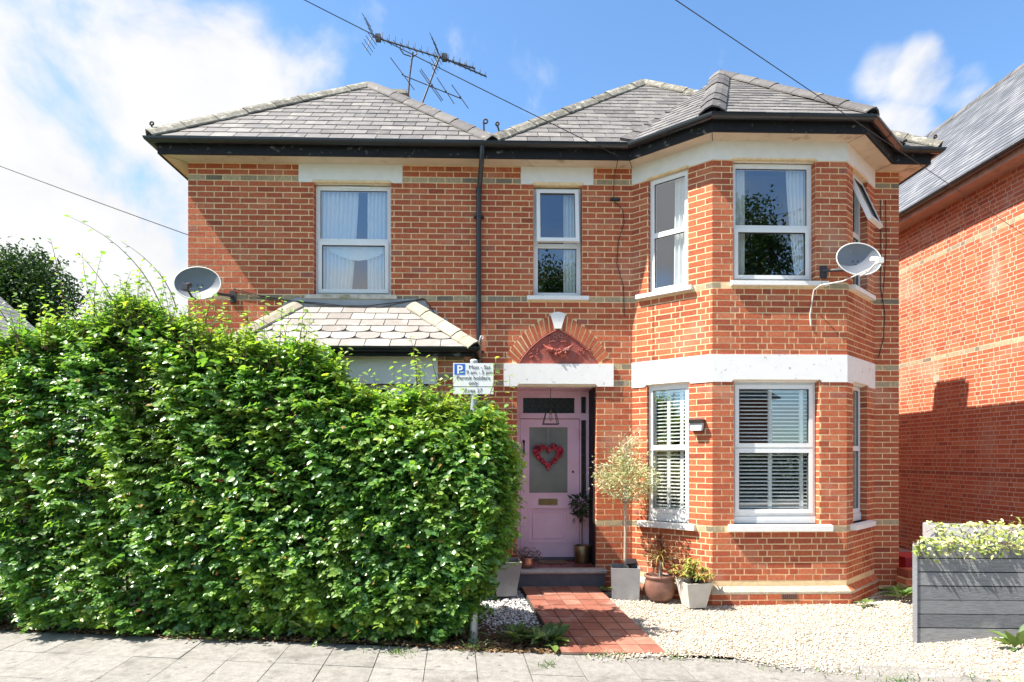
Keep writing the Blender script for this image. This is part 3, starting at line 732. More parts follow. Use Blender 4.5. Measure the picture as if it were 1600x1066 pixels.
# ---- slate roofs
def clip(poly, cl):
    out = poly
    n = len(cl)
    area = sum(cl[i][0]*cl[(i+1) % n][1]-cl[(i+1) % n][0]*cl[i][1] for i in range(n))
    if area < 0: cl = cl[::-1]
    for i in range(n):
        a, b = cl[i], cl[(i+1) % n]; res = []
        side = lambda p: (b[0]-a[0])*(p[1]-a[1])-(b[1]-a[1])*(p[0]-a[0])
        for j in range(len(out)):
            p, q = out[j-1], out[j]; sp, sq_ = side(p), side(q)
            if (sp < 0) != (sq_ < 0):
                t = sp/(sp-sq_); res.append((p[0]+(q[0]-p[0])*t, p[1]+(q[1]-p[1])*t))
            if sq_ >= 0: res.append(q)
        out = res
        if not out: return []
    return out
def slates(mb, pts, width, gauge, mat, scallop=None, lift=.008, start=0.):
    """pts: planar convex polygon, pts[0]->pts[1] is the eave"""
    P0 = Vector(pts[0]); U = (Vector(pts[1])-P0).normalized()
    Nn = None
    for q in pts[2:]:
        c = U.cross(Vector(q)-P0)
        if c.length > 1e-4: Nn = c.normalized(); break
    if Nn.z < 0: Nn = -Nn
    Vv = Nn.cross(U)
    if Vv.z < 0: Vv = -Vv
    P2 = [((Vector(p)-P0).dot(U), (Vector(p)-P0).dot(Vv)) for p in pts]
    mb.add([Vector(p)-Nn*.004 for p in pts], [tuple(range(len(pts)))], 'under_slate')
    us = [p[0] for p in P2]; vmax = max(p[1] for p in P2)
    r = 0
    while r*gauge < vmax:
        v0 = r*gauge-start*0; v1 = v0+gauge*1.08; u = min(us)-width*(1 if r % 2 else .5)
        while u < max(us):
            a, b = u+.005, u+width-.005; dv = rn(-.006, .006); tl = rn(-.004, .004)
            if scallop and r in scallop:
                rr = (b-a)/2; mid = (a+b)/2; vv = v0+dv+rr*.62
                q = [(a, v1), (a, vv)]+[(mid-rr*math.cos(math.pi*i/8), vv-rr*.62*math.sin(math.pi*i/8)) for i in range(1, 8)]+[(b, vv), (b, v1)]
            else: q = [(a, v1), (a, v0+dv+tl), (b, v0+dv-tl), (b, v1)]
            q = clip(q, P2)
            if len(q) >= 3:
                ex = rn(0, .003)
                h = lambda v: .002+(lift+ex)*max(0, min(1, (v1-v)/(v1-v0)))
                top = [P0+U*x+Vv*y+Nn*h(y) for x, y in q]; bot = [P0+U*x+Vv*y-Nn*.002 for x, y in q]
                n = len(q); rnd = random.random()
                mb.add(top+bot, [tuple(range(n))]+[(i, (i+1) % n, n+(i+1) % n, n+i) for i in range(n)], mat, rnd)
            u += width
        r += 1
    return Nn
def hip(mb, p0, p1, n1, n2, mat, width=.112, seg=.45, th=.02, rise=.062):
    p0, p1 = Vector(p0), Vector(p1); d = (p1-p0).normalized(); L = (p1-p0).length; k = max(1, round(L/seg))
    ws = []
    for n in (n1, n2):
        wv = Vector(n).cross(d).normalized()
        if wv.z > 0: wv = -wv
        ws.append(wv)
    ups = (Vector(n1)+Vector(n2)).normalized()
    for i in range(k):
        a = p0+d*(L*i/k+.004); b = p0+d*(L*(i+1)/k-.004); vs = []; j = rn(-.006, .006)
        for e, lift in ((a, rise+.008+j), (b, rise+j)):
            top = e+ups*lift
            vs += [e+ws[0]*width+ups*(lift-.03), e+ws[0]*width*.5+ups*(lift+.004), top+ups*.012, e+ws[1]*width*.5+ups*(lift+.004), e+ws[1]*width+ups*(lift-.03)]
        vs += [v-ups*th for v in vs]
        fs = []
        for q in range(4): fs += [(q, q+1, 6+q, 5+q), (10+q, 11+q, 16+q, 15+q)]
        fs += [(0, 5, 15, 10), (4, 9, 19, 14)]+[(q, q+1, 11+q, 10+q) for q in range(4)]+[(5+q, 6+q, 16+q, 15+q) for q in range(4)]
        mb.add(vs, fs, mat)
    # mortar bedding, coloured near-black to paint the shadow gap under the tiles
    vs = []
    for e in (p0, p1): vs += [e+ws[0]*(width-.05), e+ups*(rise-.02), e+ws[1]*(width-.05)]
    mb.add(vs, [(0, 1, 4, 3), (1, 2, 5, 4)], 'under_slate')
ZE = 5.862; EO = .33
XV = -.03
aL = (-2.05, 1.87, 7.87); aR = (2.55, 2.27, 8.23)
LL, LV = (XL-EO, -EO, ZE), (XV, -EO, ZE); RV, RR_ = (XV, -EO, ZE), (XR+EO, -EO, ZE)
yb = XB+.3
rf = MB()
nLf = slates(rf, [LL, LV, aL], .30, .205, 'slate')
nLs = slates(rf, [(XL-EO, yb, ZE), LL, aL, (aL[0], yb, aL[2])], .6, .4, 'slate')
nLr = slates(rf, [LV, (XV, yb, ZE), (aL[0], yb, aL[2]), aL], .6, .4, 'slate')
nRf = slates(rf, [RV, RR_, aR], .30, .205, 'slate')
nRl = slates(rf, [(XV, yb, ZE), RV, aR, (aR[0], yb, aR[2])], .6, .4, 'slate')
nRr = slates(rf, [RR_, (XR+EO, yb, ZE), (aR[0], yb, aR[2]), aR], .6, .4, 'slate')
# bay roof
eb = off[.33]; BA, BFL, BFR, BB = [(eb[i].x, eb[i].y, ZE) for i in (2, 3, 4, 5)]
aB = (3.50, 1.23, 7.74); s_ = (aR[2]-ZE)/(aR[1]+EO); Rb = (3.50, -EO+(aB[2]-ZE)/s_+.05, aB[2])
nBf = slates(rf, [BFL, BFR, aB], .26, .19, 'slate', scallop={4, 5, 6})
nBl = slates(rf, [BA, BFL, aB], .26, .19, 'slate', scallop={4, 5, 6})
nBr = slates(rf, [BFR, BB, aB], .26, .19, 'slate', scallop={4, 5, 6})
rf.add([BA, aB, Rb], [(0, 1, 2)], 'slate', .6); rf.add([BB, aB, Rb], [(0, 1, 2)], 'slate', .6)
roof = obj('roof', rf, house)
def ridge(p0, p1, n1, n2, mat, **k):
    m = MB(); hip(m, p0, p1, n1, n2, mat, **k); return obj('ridge_tile', m, roof)
ridge(LL, aL, nLf, nLs, 'hip_lichen'); ridge(LV, aL, nLf, nLr, 'hip_grey')
ridge(aL, (aL[0], yb, aL[2]), nLs, nLr, 'hip_grey'); ridge(RV, aR, nRf, nRl, 'hip_lichen')
ridge(aR, (aR[0], yb, aR[2]), nRl, nRr, 'hip_lichen'); ridge(RR_, aR, nRf, nRr, 'hip_lichen')
ridge(BFL, aB, nBf, nBl, 'hip_grey', width=.155, rise=.06); ridge(BFR, aB, nBf, nBr, 'hip_grey', width=.115); ridge(aB, Rb, nBl, nBr, 'hip_grey')
ridge((BB[0]+.1, BB[1]+.05, ZE+.03), Rb, nRf, nBr, 'hip_grey')
m = MB()   # raised valley strip between bay roof and main slope
a, b = Vector(BA), Vector(Rb); d = (b-a).normalized(); q = nRf.cross(d).normalized()
if q.x > 0: q = -q
for i in range(8):
    p0_, p1_ = a+d*((b-a).length*i/8+.01), a+d*((b-a).length*(i+1)/8-.004)
    m.prism([p0_+nRf*.045+q*.13, p0_+nRf*.045-q*.05, p1_+nRf*.035-q*.05, p1_+nRf*.035+q*.13], -nRf*.03, 'hip_grey')
obj('valley_tile', m, roof)
# curly hip irons
def hip_iron(p, h, lean=0., mat='rust_iron'):
    m = MB(); p = Vector(p); pts = [p, p+Vector((lean*.5, -.03, h*.55))]
    for i in range(13):
        a = math.pi-i*.5; r = h*.17*(1-i*.045)
        pts.append(p+Vector((lean, -.03, h*.78))+Vector((r*math.cos(a)+r, 0, r*math.sin(a))))
    m.tube(pts, .011, mat, 6)
    m.tube([p+Vector((-.11, 0, -.07)), p, p+Vector((.11, 0, -.08))], .016, mat, 6)
    return obj('hip_iron', m, roof)
hip_iron((-.14, -.2, 5.99), .22, -.01); hip_iron((.07, -.2, 6.0), .17, -.06); hip_iron((XL-.28, -.27, 5.90), .17, -.05); hip_iron((XR+.27, -.27, 5.90), .15, .0)
# chimneys
def chimney(x0, x1, y0, y1, z0, z1, pots, label):
    m = MB(); m.box(x0+.02, x1-.02, y0+.02, y1-.02, z0, z1-.15, 'mortar')
    n = int((z1-z0-.15)/CH)
    for k in range(n):
        z = z0+k*CH
        e = .03 if k >= n-2 else 0
        m.box(x0-e, x1+e, y0-e, y1+e, z+.006, z+CH-.005, 'brick_soot', rn(0, .4))
    m.box(x0+.03, x1-.03, y0+.03, y1-.03, z1-.16, z1-.06, 'bedding')
    c = obj('chimney', m, roof); tag(c, label)
    for (px, py_) in pots:
        m = MB(); m.lathe((px, py_, z1-.1), [(.10, 0), (.11, .05), (.09, .1), (.095, .26), (.115, .28), (.115, .33), (.08, .33), (.08, .1)], 'terracotta', 14); obj('chimney_pot', m, c)
chimney(4.95, 5.45, 1.45, 2.2, 5.9, 7.10, [], 'short brick chimney on the right flank')
chimney(-2.32, -1.72, 3.9, 4.7, 7.3, 9.12, [], 'sooty brick chimney stack behind the left roof peak')
m = MB()
for k in range(2): m.lathe((-2.06, 4.3, 9.05), [(.26, 0), (.25, .06), (.17, .12), (.12, .15)], 'rust_iron', 12)
obj('chimney_cap', m, roof)

# ground floor bay roof: hipped lean-to with scallop slates
m = MB(); zb, ztp = 3.105, 3.80; e = .22
eL, eR = (LBX0-e+.0, LBY-e, zb), (LBX1+e-.06, LBY-e, zb)
tL, tR = (-2.62, -.012, ztp), (-1.09, -.012, ztp)
wL, wR = (LBX0-e, -.006, zb), (LBX1+e-.06, -.006, zb)
n1 = slates(m, [eL, eR, tR, tL], .30, .185, 'slate_bay', scallop={1, 2}); n2 = slates(m, [eR, wR, tR], .3, .185, 'slate_bay', scallop={1, 2}); n3 = slates(m, [wL, eL, tL], .3, .185, 'slate_bay', scallop={1, 2})
br = obj('roof', m, house); tag(br, 'small hipped roof of scalloped pale slates over the ground floor bay')
for a, b, nn in ((eR, tR, n2), (eL, tL, n3)):
    m = MB(); hip(m, a, b, n1, nn, 'hip_pale', width=.12, seg=.36); obj('ridge_tile', m, br)
m = MB(); m.box(-2.66, -1.05, -.03, -.004, ztp-.02, ztp+.10, 'lead')
for i in range(6):
    t = i/6; x = tR[0]+(wR[0]-tR[0])*t; z = ztp+(zb-ztp)*t
    m.add([(x-.03, -.014, z-.02), (x+.20, -.014, z-.02), (x+.17, -.014, z+.065), (x+.0, -.014, z+.11)], [(0, 1, 2, 3)], 'lead')
    x = tL[0]+(wL[0]-tL[0])*t
    m.add([(x+.03, -.014, z-.02), (x-.20, -.014, z-.02), (x-.17, -.014, z+.065), (x+.0, -.014, z+.11)], [(0, 1, 2, 3)], 'lead')
obj('flashing', m, br)
m = MB(); a, b = LBX0-.17, LBX1+.11
m.box(a, b, LBY-.17, LBY-.15, 3.0, 3.11, 'black_paint'); m.box(b, b+.02, LBY-.17, -.01, 3.0, 3.11, 'black_paint'); m.box(a, b, LBY-.15, -.01, 3.05, 3.058, 'soffit_cream')
obj('fascia', m, house)
gutter([Vector((LBX0-.22, -.02)), Vector((LBX0-.22, LBY-.22)), Vector((LBX1+.17, LBY-.22)), Vector((LBX1+.17, -.02))], .05, 3.10, house)
m = MB(); m.tube([(LBX1+.2, LBY-.15, 3.10), (LBX1+.2, LBY-.19, 3.18), (LBX1+.22, LBY-.19, 3.24), (LBX1+.25, LBY-.19, 3.24), (LBX1+.245, LBY-.19, 3.20), (LBX1+.225, LBY-.19, 3.205)], .009, 'galvanised', 6); obj('hip_iron', m, br)
m = MB()   # short rainwater offset from the small gutter to the downpipe
m.tube([(LBX1+.17, -.35, 3.06), (LBX1+.17, -.30, 2.98), (LBX1+.17, -.12, 2.90), (dx, -.06, 2.84)], .034, 'black_plastic', 10); obj('downpipe', m, house)
# loose cables clipped to the brickwork
m = MB(); m.tube([(1.60, -.27, 5.66), (1.60, -.02, 5.55), (1.59, -.02, 5.25), (1.72, -.012, 5.12), (1.74, -.012, 4.95), (1.66, -.012, 4.7), (1.64, -.012, 4.4), (1.73, -.012, 4.1), (1.74, -.012, 3.7)], .0045, 'cable_black', 5); m.box(1.55, 1.68, -.04, 0, 5.24, 5.27, 'cable_black'); obj('wall_cable', m, house)
m = MB(); m.tube([(5.25, -.012, 5.3), (5.255, -.012, 4.6), (5.25, -.012, 4.1), (5.31, -.012, 3.75), (5.29, -.012, 3.4), (5.22, -.012, 3.15)], .005, 'cable_black', 5); obj('wall_cable', m, house)
m = MB(); m.tube([(5.32, -.012, 5.3), (5.33, -.012, 4.7), (5.30, -.012, 4.2), (5.27, -.012, 3.9)], .0045, 'cable_black', 5); obj('wall_cable', m, house)
m = MB(); m.tube([(-3.45, -.02, 4.02), (-3.1, -.012, 3.93), (-2.7, -.04, 3.86), (-2.2, -.05, 3.80), (-1.7, -.05, 3.80), (-1.2, -.05, 3.86), (-.93, -.02, 3.90), (-.86, -.012, 3.80), (-.75, -.02, 3.62)], .006, 'cable_black', 6); obj('wall_cable', m, house)
m = MB(); m.tube([(-3.4, -.02, 3.98), (-3.0, -.012, 3.88), (-2.4, -.045, 3.84), (-1.6, -.06, 3.76), (-.95, -.02, 3.91)], .0045, 'cable_black', 5); obj('wall_cable', m, house)

# ------------------------------------------------------------------ curtains and blinds inside
def curtain(f, u0, u1, z0, z1, n, label, mat='curtain', gather=0., waves=9, sway=0., valance=None):
    m = MB(); nu, nz = waves*6, 12; vs = []
    for j in range(nz+1):
        t = j/nz; z = z0+(z1-z0)*t
        for i in range(nu+1):
            s = i/nu; a = u0+sway*(1-t)**1.6; b = u1+gather*(1-t)**1.4
            vs.append(f.p(a+(b-a)*s, n+.022*math.sin(s*waves*2*math.pi+.6*math.sin(3*t)), z))
    m.add(vs, [(j*(nu+1)+i, j*(nu+1)+i+1, (j+1)*(nu+1)+i+1, (j+1)*(nu+1)+i) for j in range(nz) for i in range(nu)], mat, None, True)
    return tag(obj('curtain', m), label, 'curtain', 'curtains in the upper windows')
curtain(fm, -2.39, -1.85, 3.98, 5.4, -.175, 'white curtain drawn at the outer side of the window above the slate bay roof', 'net_curtain', gather=-.10)
curtain(fm, -1.73, -1.40, 3.98, 5.4, -.175, 'white pleated curtain beside the downpipe, in the window above the slate bay roof', 'net_curtain', waves=6)
m = MB(); vs = []
for i in range(25):
    s = i/24; x = -2.25+.8*s; dp = .07+.13*math.sin(math.pi*min(1, s*1.0))
    vs += [(x, .15+.008*math.sin(s*40), 4.66), (x, .15+.009*math.sin(s*40+.5), 4.66-dp)]
m.add(vs, [(2*i, 2*i+2, 2*i+3, 2*i+1) for i in range(24)], 'net_curtain', None, True)
tag(obj('curtain', m), 'swagged lace half curtain across the lower light above the slate bay roof', 'curtain', 'curtains in the upper windows')
curtain(fm, .94, 1.13, 3.98, 5.4, -.18, 'single pale curtain in the narrow window over the porch arch', waves=4)
curtain(ff, .27, .47, 3.99, 5.45, -.175, 'green grey curtain at the left of the wide upper bay window', waves=4)
curtain(ff, 1.0, 1.25, 3.99, 5.45, -.18, 'white curtain swept towards the satellite dish side of the wide upper bay window', 'net_curtain', waves=5, sway=.13)
curtain(fl, .55, .78, 3.99, 5.45, -.15, 'white curtain in the angled upper bay window nearest the porch', 'net_curtain', waves=4, sway=-.02)

# ------------------------------------------------------------------ things on and around the porch
t = thing('pendant_lantern', 'black open framed pendant lantern hanging in the porch before the fanlight', 'lantern', (.775, .30, 2.25))
m = MB(); c = (.775, .30); zt_, zb_ = 2.46, 2.255; a, b = .055, .105
m.tube([(c[0], c[1], 2.75), (c[0], c[1], zt_)], .004, 'cable_black', 6)
ct = [(c[0]+x*a, c[1]+y*a, zt_) for x, y in ((-1, -1), (1, -1), (1, 1), (-1, 1))]; cb = [(c[0]+x*b, c[1]+y*b, zb_) for x, y in ((-1, -1), (1, -1), (1, 1), (-1, 1))]
for i in range(4):
    m.tube([ct[i], cb[i]], .0065, 'black_paint', 4); m.tube([ct[i], ct[(i+1) % 4]], .0065, 'black_paint', 4); m.tube([cb[i], cb[(i+1) % 4]], .0065, 'black_paint', 4)
m.box(c[0]-a, c[0]+a, c[1]-a, c[1]+a, zt_, zt_+.01, 'black_paint')
obj('lantern_frame', m, t)
m = MB(); m.lathe((c[0], c[1], 2.30), [(.004, 0), (.026, .02), (.03, .045), (.018, .08), (.013, .10)], 'room_glass', 12); m.tube([(c[0], c[1], 2.39), (c[0], c[1], 2.46)], .015, 'brass', 8); obj('bulb', m, t)
t = thing('heart_wreath', 'heart shaped wreath of dark red berries hung on the pink door', 'wreath', (.775, .60, 1.79))
m = MB()
for i in range(520):
    a = rn(0, 2*math.pi); x = 16*math.sin(a)**3; z = 13*math.cos(a)-5*math.cos(2*a)-2*math.cos(3*a)-math.cos(4*a)
    k = rn(.60, 1.06); m.ball((.768+x*.0128*k, .603+rn(-.022, .008), 1.805+(z+2)*.0125*k), rn(.010, .0165), 'berry', n=6)
obj('berries', m, t)
m = MB(); pts = []
for i in range(41):
    a = 2*math.pi*i/40; x = 16*math.sin(a)**3; z = 13*math.cos(a)-5*math.cos(2*a)-2*math.cos(3*a)-math.cos(4*a); pts.append((.768+x*.0109, .612, 1.805+(z+2)*.0106))
m.tube(pts, .018, 'twig', 6); m.tube([(.768, .617, 1.96), (.768, .617, 2.24)], .002, 'white_plastic', 4); obj('wreath_ring', m, t)
m = MB(); m.box(.62, 1.0, .30, .56, .308, .322, 'coir'); tag(obj('doormat', m), 'brown coir doormat on the red porch tiles', 'doormat')
# wall light
t = thing('wall_light', 'small bronze box light on the brick pier of the bay', 'light', fl.p(.93, 0, 2.12))
m = MB(); fl.box(m, .845, 1.02, .0, .11, 2.218, 2.262, 'bronze'); fl.box(m, .86, 1.005, .0, .03, 2.12, 2.218, 'bronze'); obj('housing', m, t)
m = MB(); fl.poly(m, [(.855, 2.217), (1.01, 2.217), (1.0, 2.125), (.865, 2.125)], .03, .095, 'lamp_lens'); obj('lens', m, t)

# satellite dishes
def dish(c, mount, label, tilt=20, yaw=0., w_=.31, h_=.235, mat='dish_grey'):
    t = thing('satellite_dish', label, 'satellite dish', mount, 'satellite dishes on the brickwork')
    c = Vector(c); M = Matrix.Rotation(R(yaw), 3, 'Z') @ Matrix.Rotation(R(-tilt), 3, 'X')
    loc = lambda x, y, z: c+M @ Vector((x, y, z))     # dish axis looks along -Y
    m = MB(); vs = []; n, k = 36, 7
    for j in range(k+1):
        r = j/k
        for i in range(n):
            a = 2*math.pi*i/n; vs.append(loc(w_*r*math.cos(a), -.075*r*r, h_*r*math.sin(a)))
    m.add(vs, [(j*n+i, j*n+(i+1) % n, (j+1)*n+(i+1) % n, (j+1)*n+i) for j in range(k) for i in range(n)], mat, None, True)
    m.tube([loc(w_*math.cos(2*math.pi*i/n), -.075, h_*math.sin(2*math.pi*i/n)) for i in range(n+1)], .007, 'white_plastic', 5)
    for x in (-.03, .03): m.ball(loc(x, -.004, .01), .008, 'dark_alu', n=6)
    obj('reflector', m, t)
    m = MB(); m.tube([loc(0, -.05, -h_+.0), loc(0, -.22, -h_-.03), loc(0, -.38, -.21)], .013, 'dark_alu' if c.x < 0 else 'white_plastic', 6); obj('arm', m, t)
    m = MB(); m.tube([loc(0, -.41, -.20), loc(0, -.31, -.14)], [.028, .035], 'white_plastic' if c.x > 0 else 'dark_alu', 10); m.box(*[v for ax in range(3) for v in (loc(0, -.42, -.22)[ax]-.03, loc(0, -.42, -.22)[ax]+.03)], 'white_plastic' if c.x > 0 else 'dark_alu'); obj('receiver', m, t)
    m = MB(); m.tube([loc(0, .0, -.02), loc(0, .09, -.04), Vector(mount)], .02, 'dark_alu', 8)
    mm = Vector(mount); m.box(mm.x-.04, mm.x+.04, mm.y-.012, mm.y+.01, mm.z-.09, mm.z+.06, 'dark_alu'); obj('bracket', m, t)
    return t
dish((-3.71, -.40, 3.95), (-3.46, -.012, 3.93), 'grey satellite dish at the corner above the hedge, with a dark arm', yaw=6, tilt=10, w_=.275, h_=.215)
t = dish((4.26, -1.08, 4.10), (4.06, -.745, 4.10), 'grey satellite dish with a white receiver fixed to the bay pier', yaw=0, tilt=12, w_=.265, h_=.205)
m = MB(); m.tube([(4.27, -1.36, 3.94), (4.1, -1.1, 3.87), (3.98, -.83, 3.90), (3.90, -.82, 3.84), (3.915, -.745, 3.7), (3.89, -.745, 3.55), (3.90, -.745, 3.42)], .008, 'cable_white', 6); obj('cable', m, t)

# television aerials on the chimney
def aerial(name, label, mast, a, b, n, el, refl=True, up=Vector((0, 0, 1)), side=Vector((.25, .97, 0)), cradle=None):
    t = thing(name, label, 'aerial', mast[0], 'television aerials on the chimney')
    m = MB(); m.tube(mast, .02, 'dark_alu', 7); obj('mast', m, t)
    a, b = Vector(a), Vector(b); d = (b-a).normalized(); L = (b-a).length; m = MB()
    m.tube([a, b], .016, 'dark_alu', 6)
    if cradle:
        p, q = a+d*(L*cradle[0]), a+d*(L*cradle[1]); dn = Vector((0, 0, -.16))
        m.tube([p, p+dn*.5, p+dn+d*.08, q+dn-d*.08, q+dn*.5, q], .013, 'dark_alu', 6)
    obj('boom', m, t)
    m = MB()
    for i in range(n):
        p = a+d*(L*(.10+.88*i/(n-1))); e = el*(1-.3*i/n)
        m.tube([p-up*e*.18, p+up*e], .0075, 'dark_alu', 4); m.tube([p-side*e*.8, p+side*e*.8], .006, 'dark_alu', 4)
    obj('element', m, t)
    if refl:
        m = MB()
        for k in (-1, 1):
            for j in range(4):
                p = a+up*(k*(.05+.08*j))-d*.04*j; m.tube([p-side*.2, p+side*.2], .006, 'dark_alu', 4)
            m.tube([a, a+up*k*.33-d*.14], .008, 'dark_alu', 4)
        m.box(a.x+.07, a.x+.17, a.y-.05, a.y+.05, a.z-.09, a.z+.03, 'dark_alu')
        obj('reflector', m, t)
    return t
aerial('tv_aerial', 'long television aerial with a looped cradle on the straight mast, highest on the roof',
       [(-1.76, 4.2, 8.95), (-1.72, 4.2, 9.5), (-1.657, 4.2, 9.97)], (-2.47, 4.2, 10.27), (-.40, 4.2, 9.66), 15, .15, cradle=(.27, .43))
t = aerial('tv_aerial', 'television aerial on the leaning mast, lower of the two rods and carrying long crossed dipoles',
           [(-1.52, 4.2, 8.8), (-1.116, 4.2, 9.89)], (-1.14, 4.2, 9.90), (-.17, 4.2, 9.50), 9, .12)
m = MB(); m.tube([(-1.86, 4.2, 9.50), (-.67, 4.2, 9.04)], .011, 'dark_alu', 5)
for a, b in (((-2.10, 9.83), (-1.62, 9.19)), ((-1.515, 9.58), (-1.077, 8.966)), ((-1.49, 9.61), (-1.05, 8.99)), ((-1.167, 9.443), (-.819, 8.918)), ((-.87, 9.305), (-.535, 8.832))):
    m.tube([(a[0], 4.17, a[1]), (b[0], 4.17, b[1])], .009, 'dark_alu', 5)
    m.ball(((a[0]+b[0])/2, 4.18, (a[1]+b[1])/2), .022, 'dark_alu', n=6)
obj('dipole', m, t)
# overhead wires
def wire(p, q, sag, label, r=.010):
    p, q = Vector(p), Vector(q); m = MB()
    m.tube([p.lerp(q, i/24)+Vector((0, 0, -sag*4*(i/24)*(1-i/24))) for i in range(25)], r, 'cable_black', 5)
    return tag(obj('overhead_wire', m), label, 'wire', 'telephone wires')
wire((1.61, -.30, 5.70), (-6.0, -2.2, 8.34), .05, 'overhead wire crossing the left roof down to the eaves beside the bay', .0055)
wire((.196, -4.298, 5.363), (8.09, .936, 5.197), .0, 'overhead wire slanting past the bay roof to the neighbouring wall', .004)
wire((-16.5, 4.0, 10.1), (-4.06, 3.6, 5.4), .08, 'overhead wire reaching the far left flank of the house over the hedge', .0085)

# ------------------------------------------------------------------ neighbouring house
NX = 8.1
nb = thing('neighbouring_house', 'large red brick house on the right with a steep slate roof and sunlit flank', 'house', (NX+4, 5, 0))
fn = Fr((NX, 15), (0, -1)); NL = 16.5
w = MB(); wall_sheet(w, fn, 0, NL, -.3, 6.4, [], 'mortar_pale')
bricks(w, fn, 2.0, NL, -2, 84, [], {47, 72}, 'f', proud=.002, dark=(19,))
f2 = Fr((NX, -1.5), (1, 0)); wall_sheet(w, f2, 0, 8.4, -.3, 6.4, [], 'mortar_pale'); bricks(w, f2, 0, 8.4, -2, 84, [], {47, 72}, 'f', proud=.002, dark=(19,))
f3 = Fr((NX+8.4, 15), (-1, 0)); wall_sheet(w, f3, 0, 8.4, -.3, 6.4, [], 'brick_plain')
obj('wall', w, nb)
rf = MB(); ze = 6.42; xr = NX+4.1
na = slates(rf, [(NX-.38, 15.3, ze), (NX-.38, -1.8, ze), (xr, -1.8, ze+4.4), (xr, 15.3, ze+4.4)], .28, .19, 'slate_far')
nc = slates(rf, [(NX+8.8, -1.8, ze), (NX+8.8, 15.3, ze), (xr, 15.3, ze+4.4), (xr, -1.8, ze+4.4)], .6, .4, 'slate_far')
r2 = obj('roof', rf, nb)
m = MB(); hip(m, (xr, -1.8, ze+4.4), (xr, 15.3, ze+4.4), na, nc, 'hip_grey', width=.16); obj('ridge_tile', m, r2)
m = MB(); m.box(NX-.32, NX-.002, -1.6, 15.2, ze-.14, ze-.12, 'eaves_pink'); obj('soffit', m, nb)
m = MB(); m.box(NX-.345, NX-.32, -1.7, 15.2, ze-.15, ze+.02, 'eaves_pink'); obj('fascia', m, nb)
gutter([Vector((NX-.41, 15.2)), Vector((NX-.41, -1.7))], .06, ze-.01, nb)
m = MB(); m.prism([(NX, -1.51, 6.3), (NX+8.4, -1.51, 6.3), (xr, -1.51, 10.7)], (0, .1, 0), 'brick_plain'); obj('gable', m, nb)
m = MB(); m.box(NX-.012, NX+.01, 2.72, 2.86, 3.16, 3.30, 'hip_pale'); obj('wall_vent', m, nb)

# ------------------------------------------------------------------ low wall, bin, planters
m = MB(); m.box(5.42, 6.7, -.30, -.10, -.05, .20, 'mortar')
for k in range(3):
    u = 5.42+(.0 if k % 2 else -.11)
    while u < 6.7:
        a, b = max(5.40, u+.005), min(6.72, u+.22); m.box(a, b, -.306, -.094, .0+k*.0752-.03, k*.0752+.035, 'brick_red'); u += .2255
for i in range(17): m.box(5.42+i*.0752+.004, 5.42+(i+1)*.0752-.004, -.312, -.088, .202, .305, 'brick_red')
tag(obj('low_brick_wall', m), 'low brick garden wall with upright coping bricks beside the corner of the bay', 'wall')
m = MB(); m.box(5.78, 6.35, .25, .7, .0, .36, 'red_plastic'); m.box(5.76, 6.37, .23, .72, .36, .39, 'red_plastic'); m.box(5.95, 5.99, .22, .235, .30, .46, 'white_plastic'); m.box(6.02, 6.06, .22, .235, .30, .44, 'white_plastic')
tag(obj('recycling_box', m), 'red plastic box half hidden behind the low brick wall', 'box')
def planter(name, label, o, ang, W_, D_, H_, nb_, mat, post, skew=0.):
    t = thing(name, label, 'planter', (o[0], o[1], 0), 'grey timber planters')
    c, s = math.cos(ang), math.sin(ang); X = Vector((c, s)); Y = Vector((-s, c)); O = Vector((o[0], o[1]))
    def P(x, y, z): q = O+X*(x+skew*y)+Y*y; return (q.x, q.y, z)
    def bx(m, x0, x1, y0, y1, z0, z1, mt, r=None):
        m.add([P(x, y, z) for z in (z0, z1) for y in (y0, y1) for x in (x0, x1)], [(0, 1, 3, 2), (4, 5, 7, 6), (0, 1, 5, 4), (2, 3, 7, 6), (0, 2, 6, 4), (1, 3, 7, 5)], mt, r)
    bh = H_/nb_
    for k in range(nb_):
        z0, z1 = k*bh+rn(.003, .008)-.03*(k == 0), (k+1)*bh-rn(.002, .005)
        m = MB(); r = rn(.1, .9); bx(m, .03, W_, 0, .024, z0, z1, mat, r)
        bx(m, .03, W_, D_-.024, D_, z0, z1, mat, r)
        for xx in (0.01, W_-.024): bx(m, xx, xx+.022, .026, D_-.026, z0, z1, mat, r)
        obj('board', m, t)
    for xx, yy in ((-.012, -.012), (W_-.04, .03), (.03, D_-.07), (W_-.05, D_-.07)):
        m = MB(); bx(m, xx, xx+.045, yy, yy+.045, -.03, H_+.004, post); obj('corner_post', m, t)
    m = MB(); bx(m, .03, W_-.03, .03, D_-.03, .1, H_-.06, 'soil'); obj('soil', m, t)
    return t, P
pt, PP = planter('timber_planter', 'tall planter of grey stained boards at the right edge with ivy trailing over its rim', (4.075, -2.36), R(-3.5), 1.06, .55, .95, 7, 'grey_timber', 'pale_timber', .86)
pt2, PP2 = planter('timber_planter', 'smaller weathered pale grey planter standing behind the tall grey boarded one', (5.02, -1.30), R(-24), .95, .5, 1.0, 6, 'pale_timber', 'pale_timber')
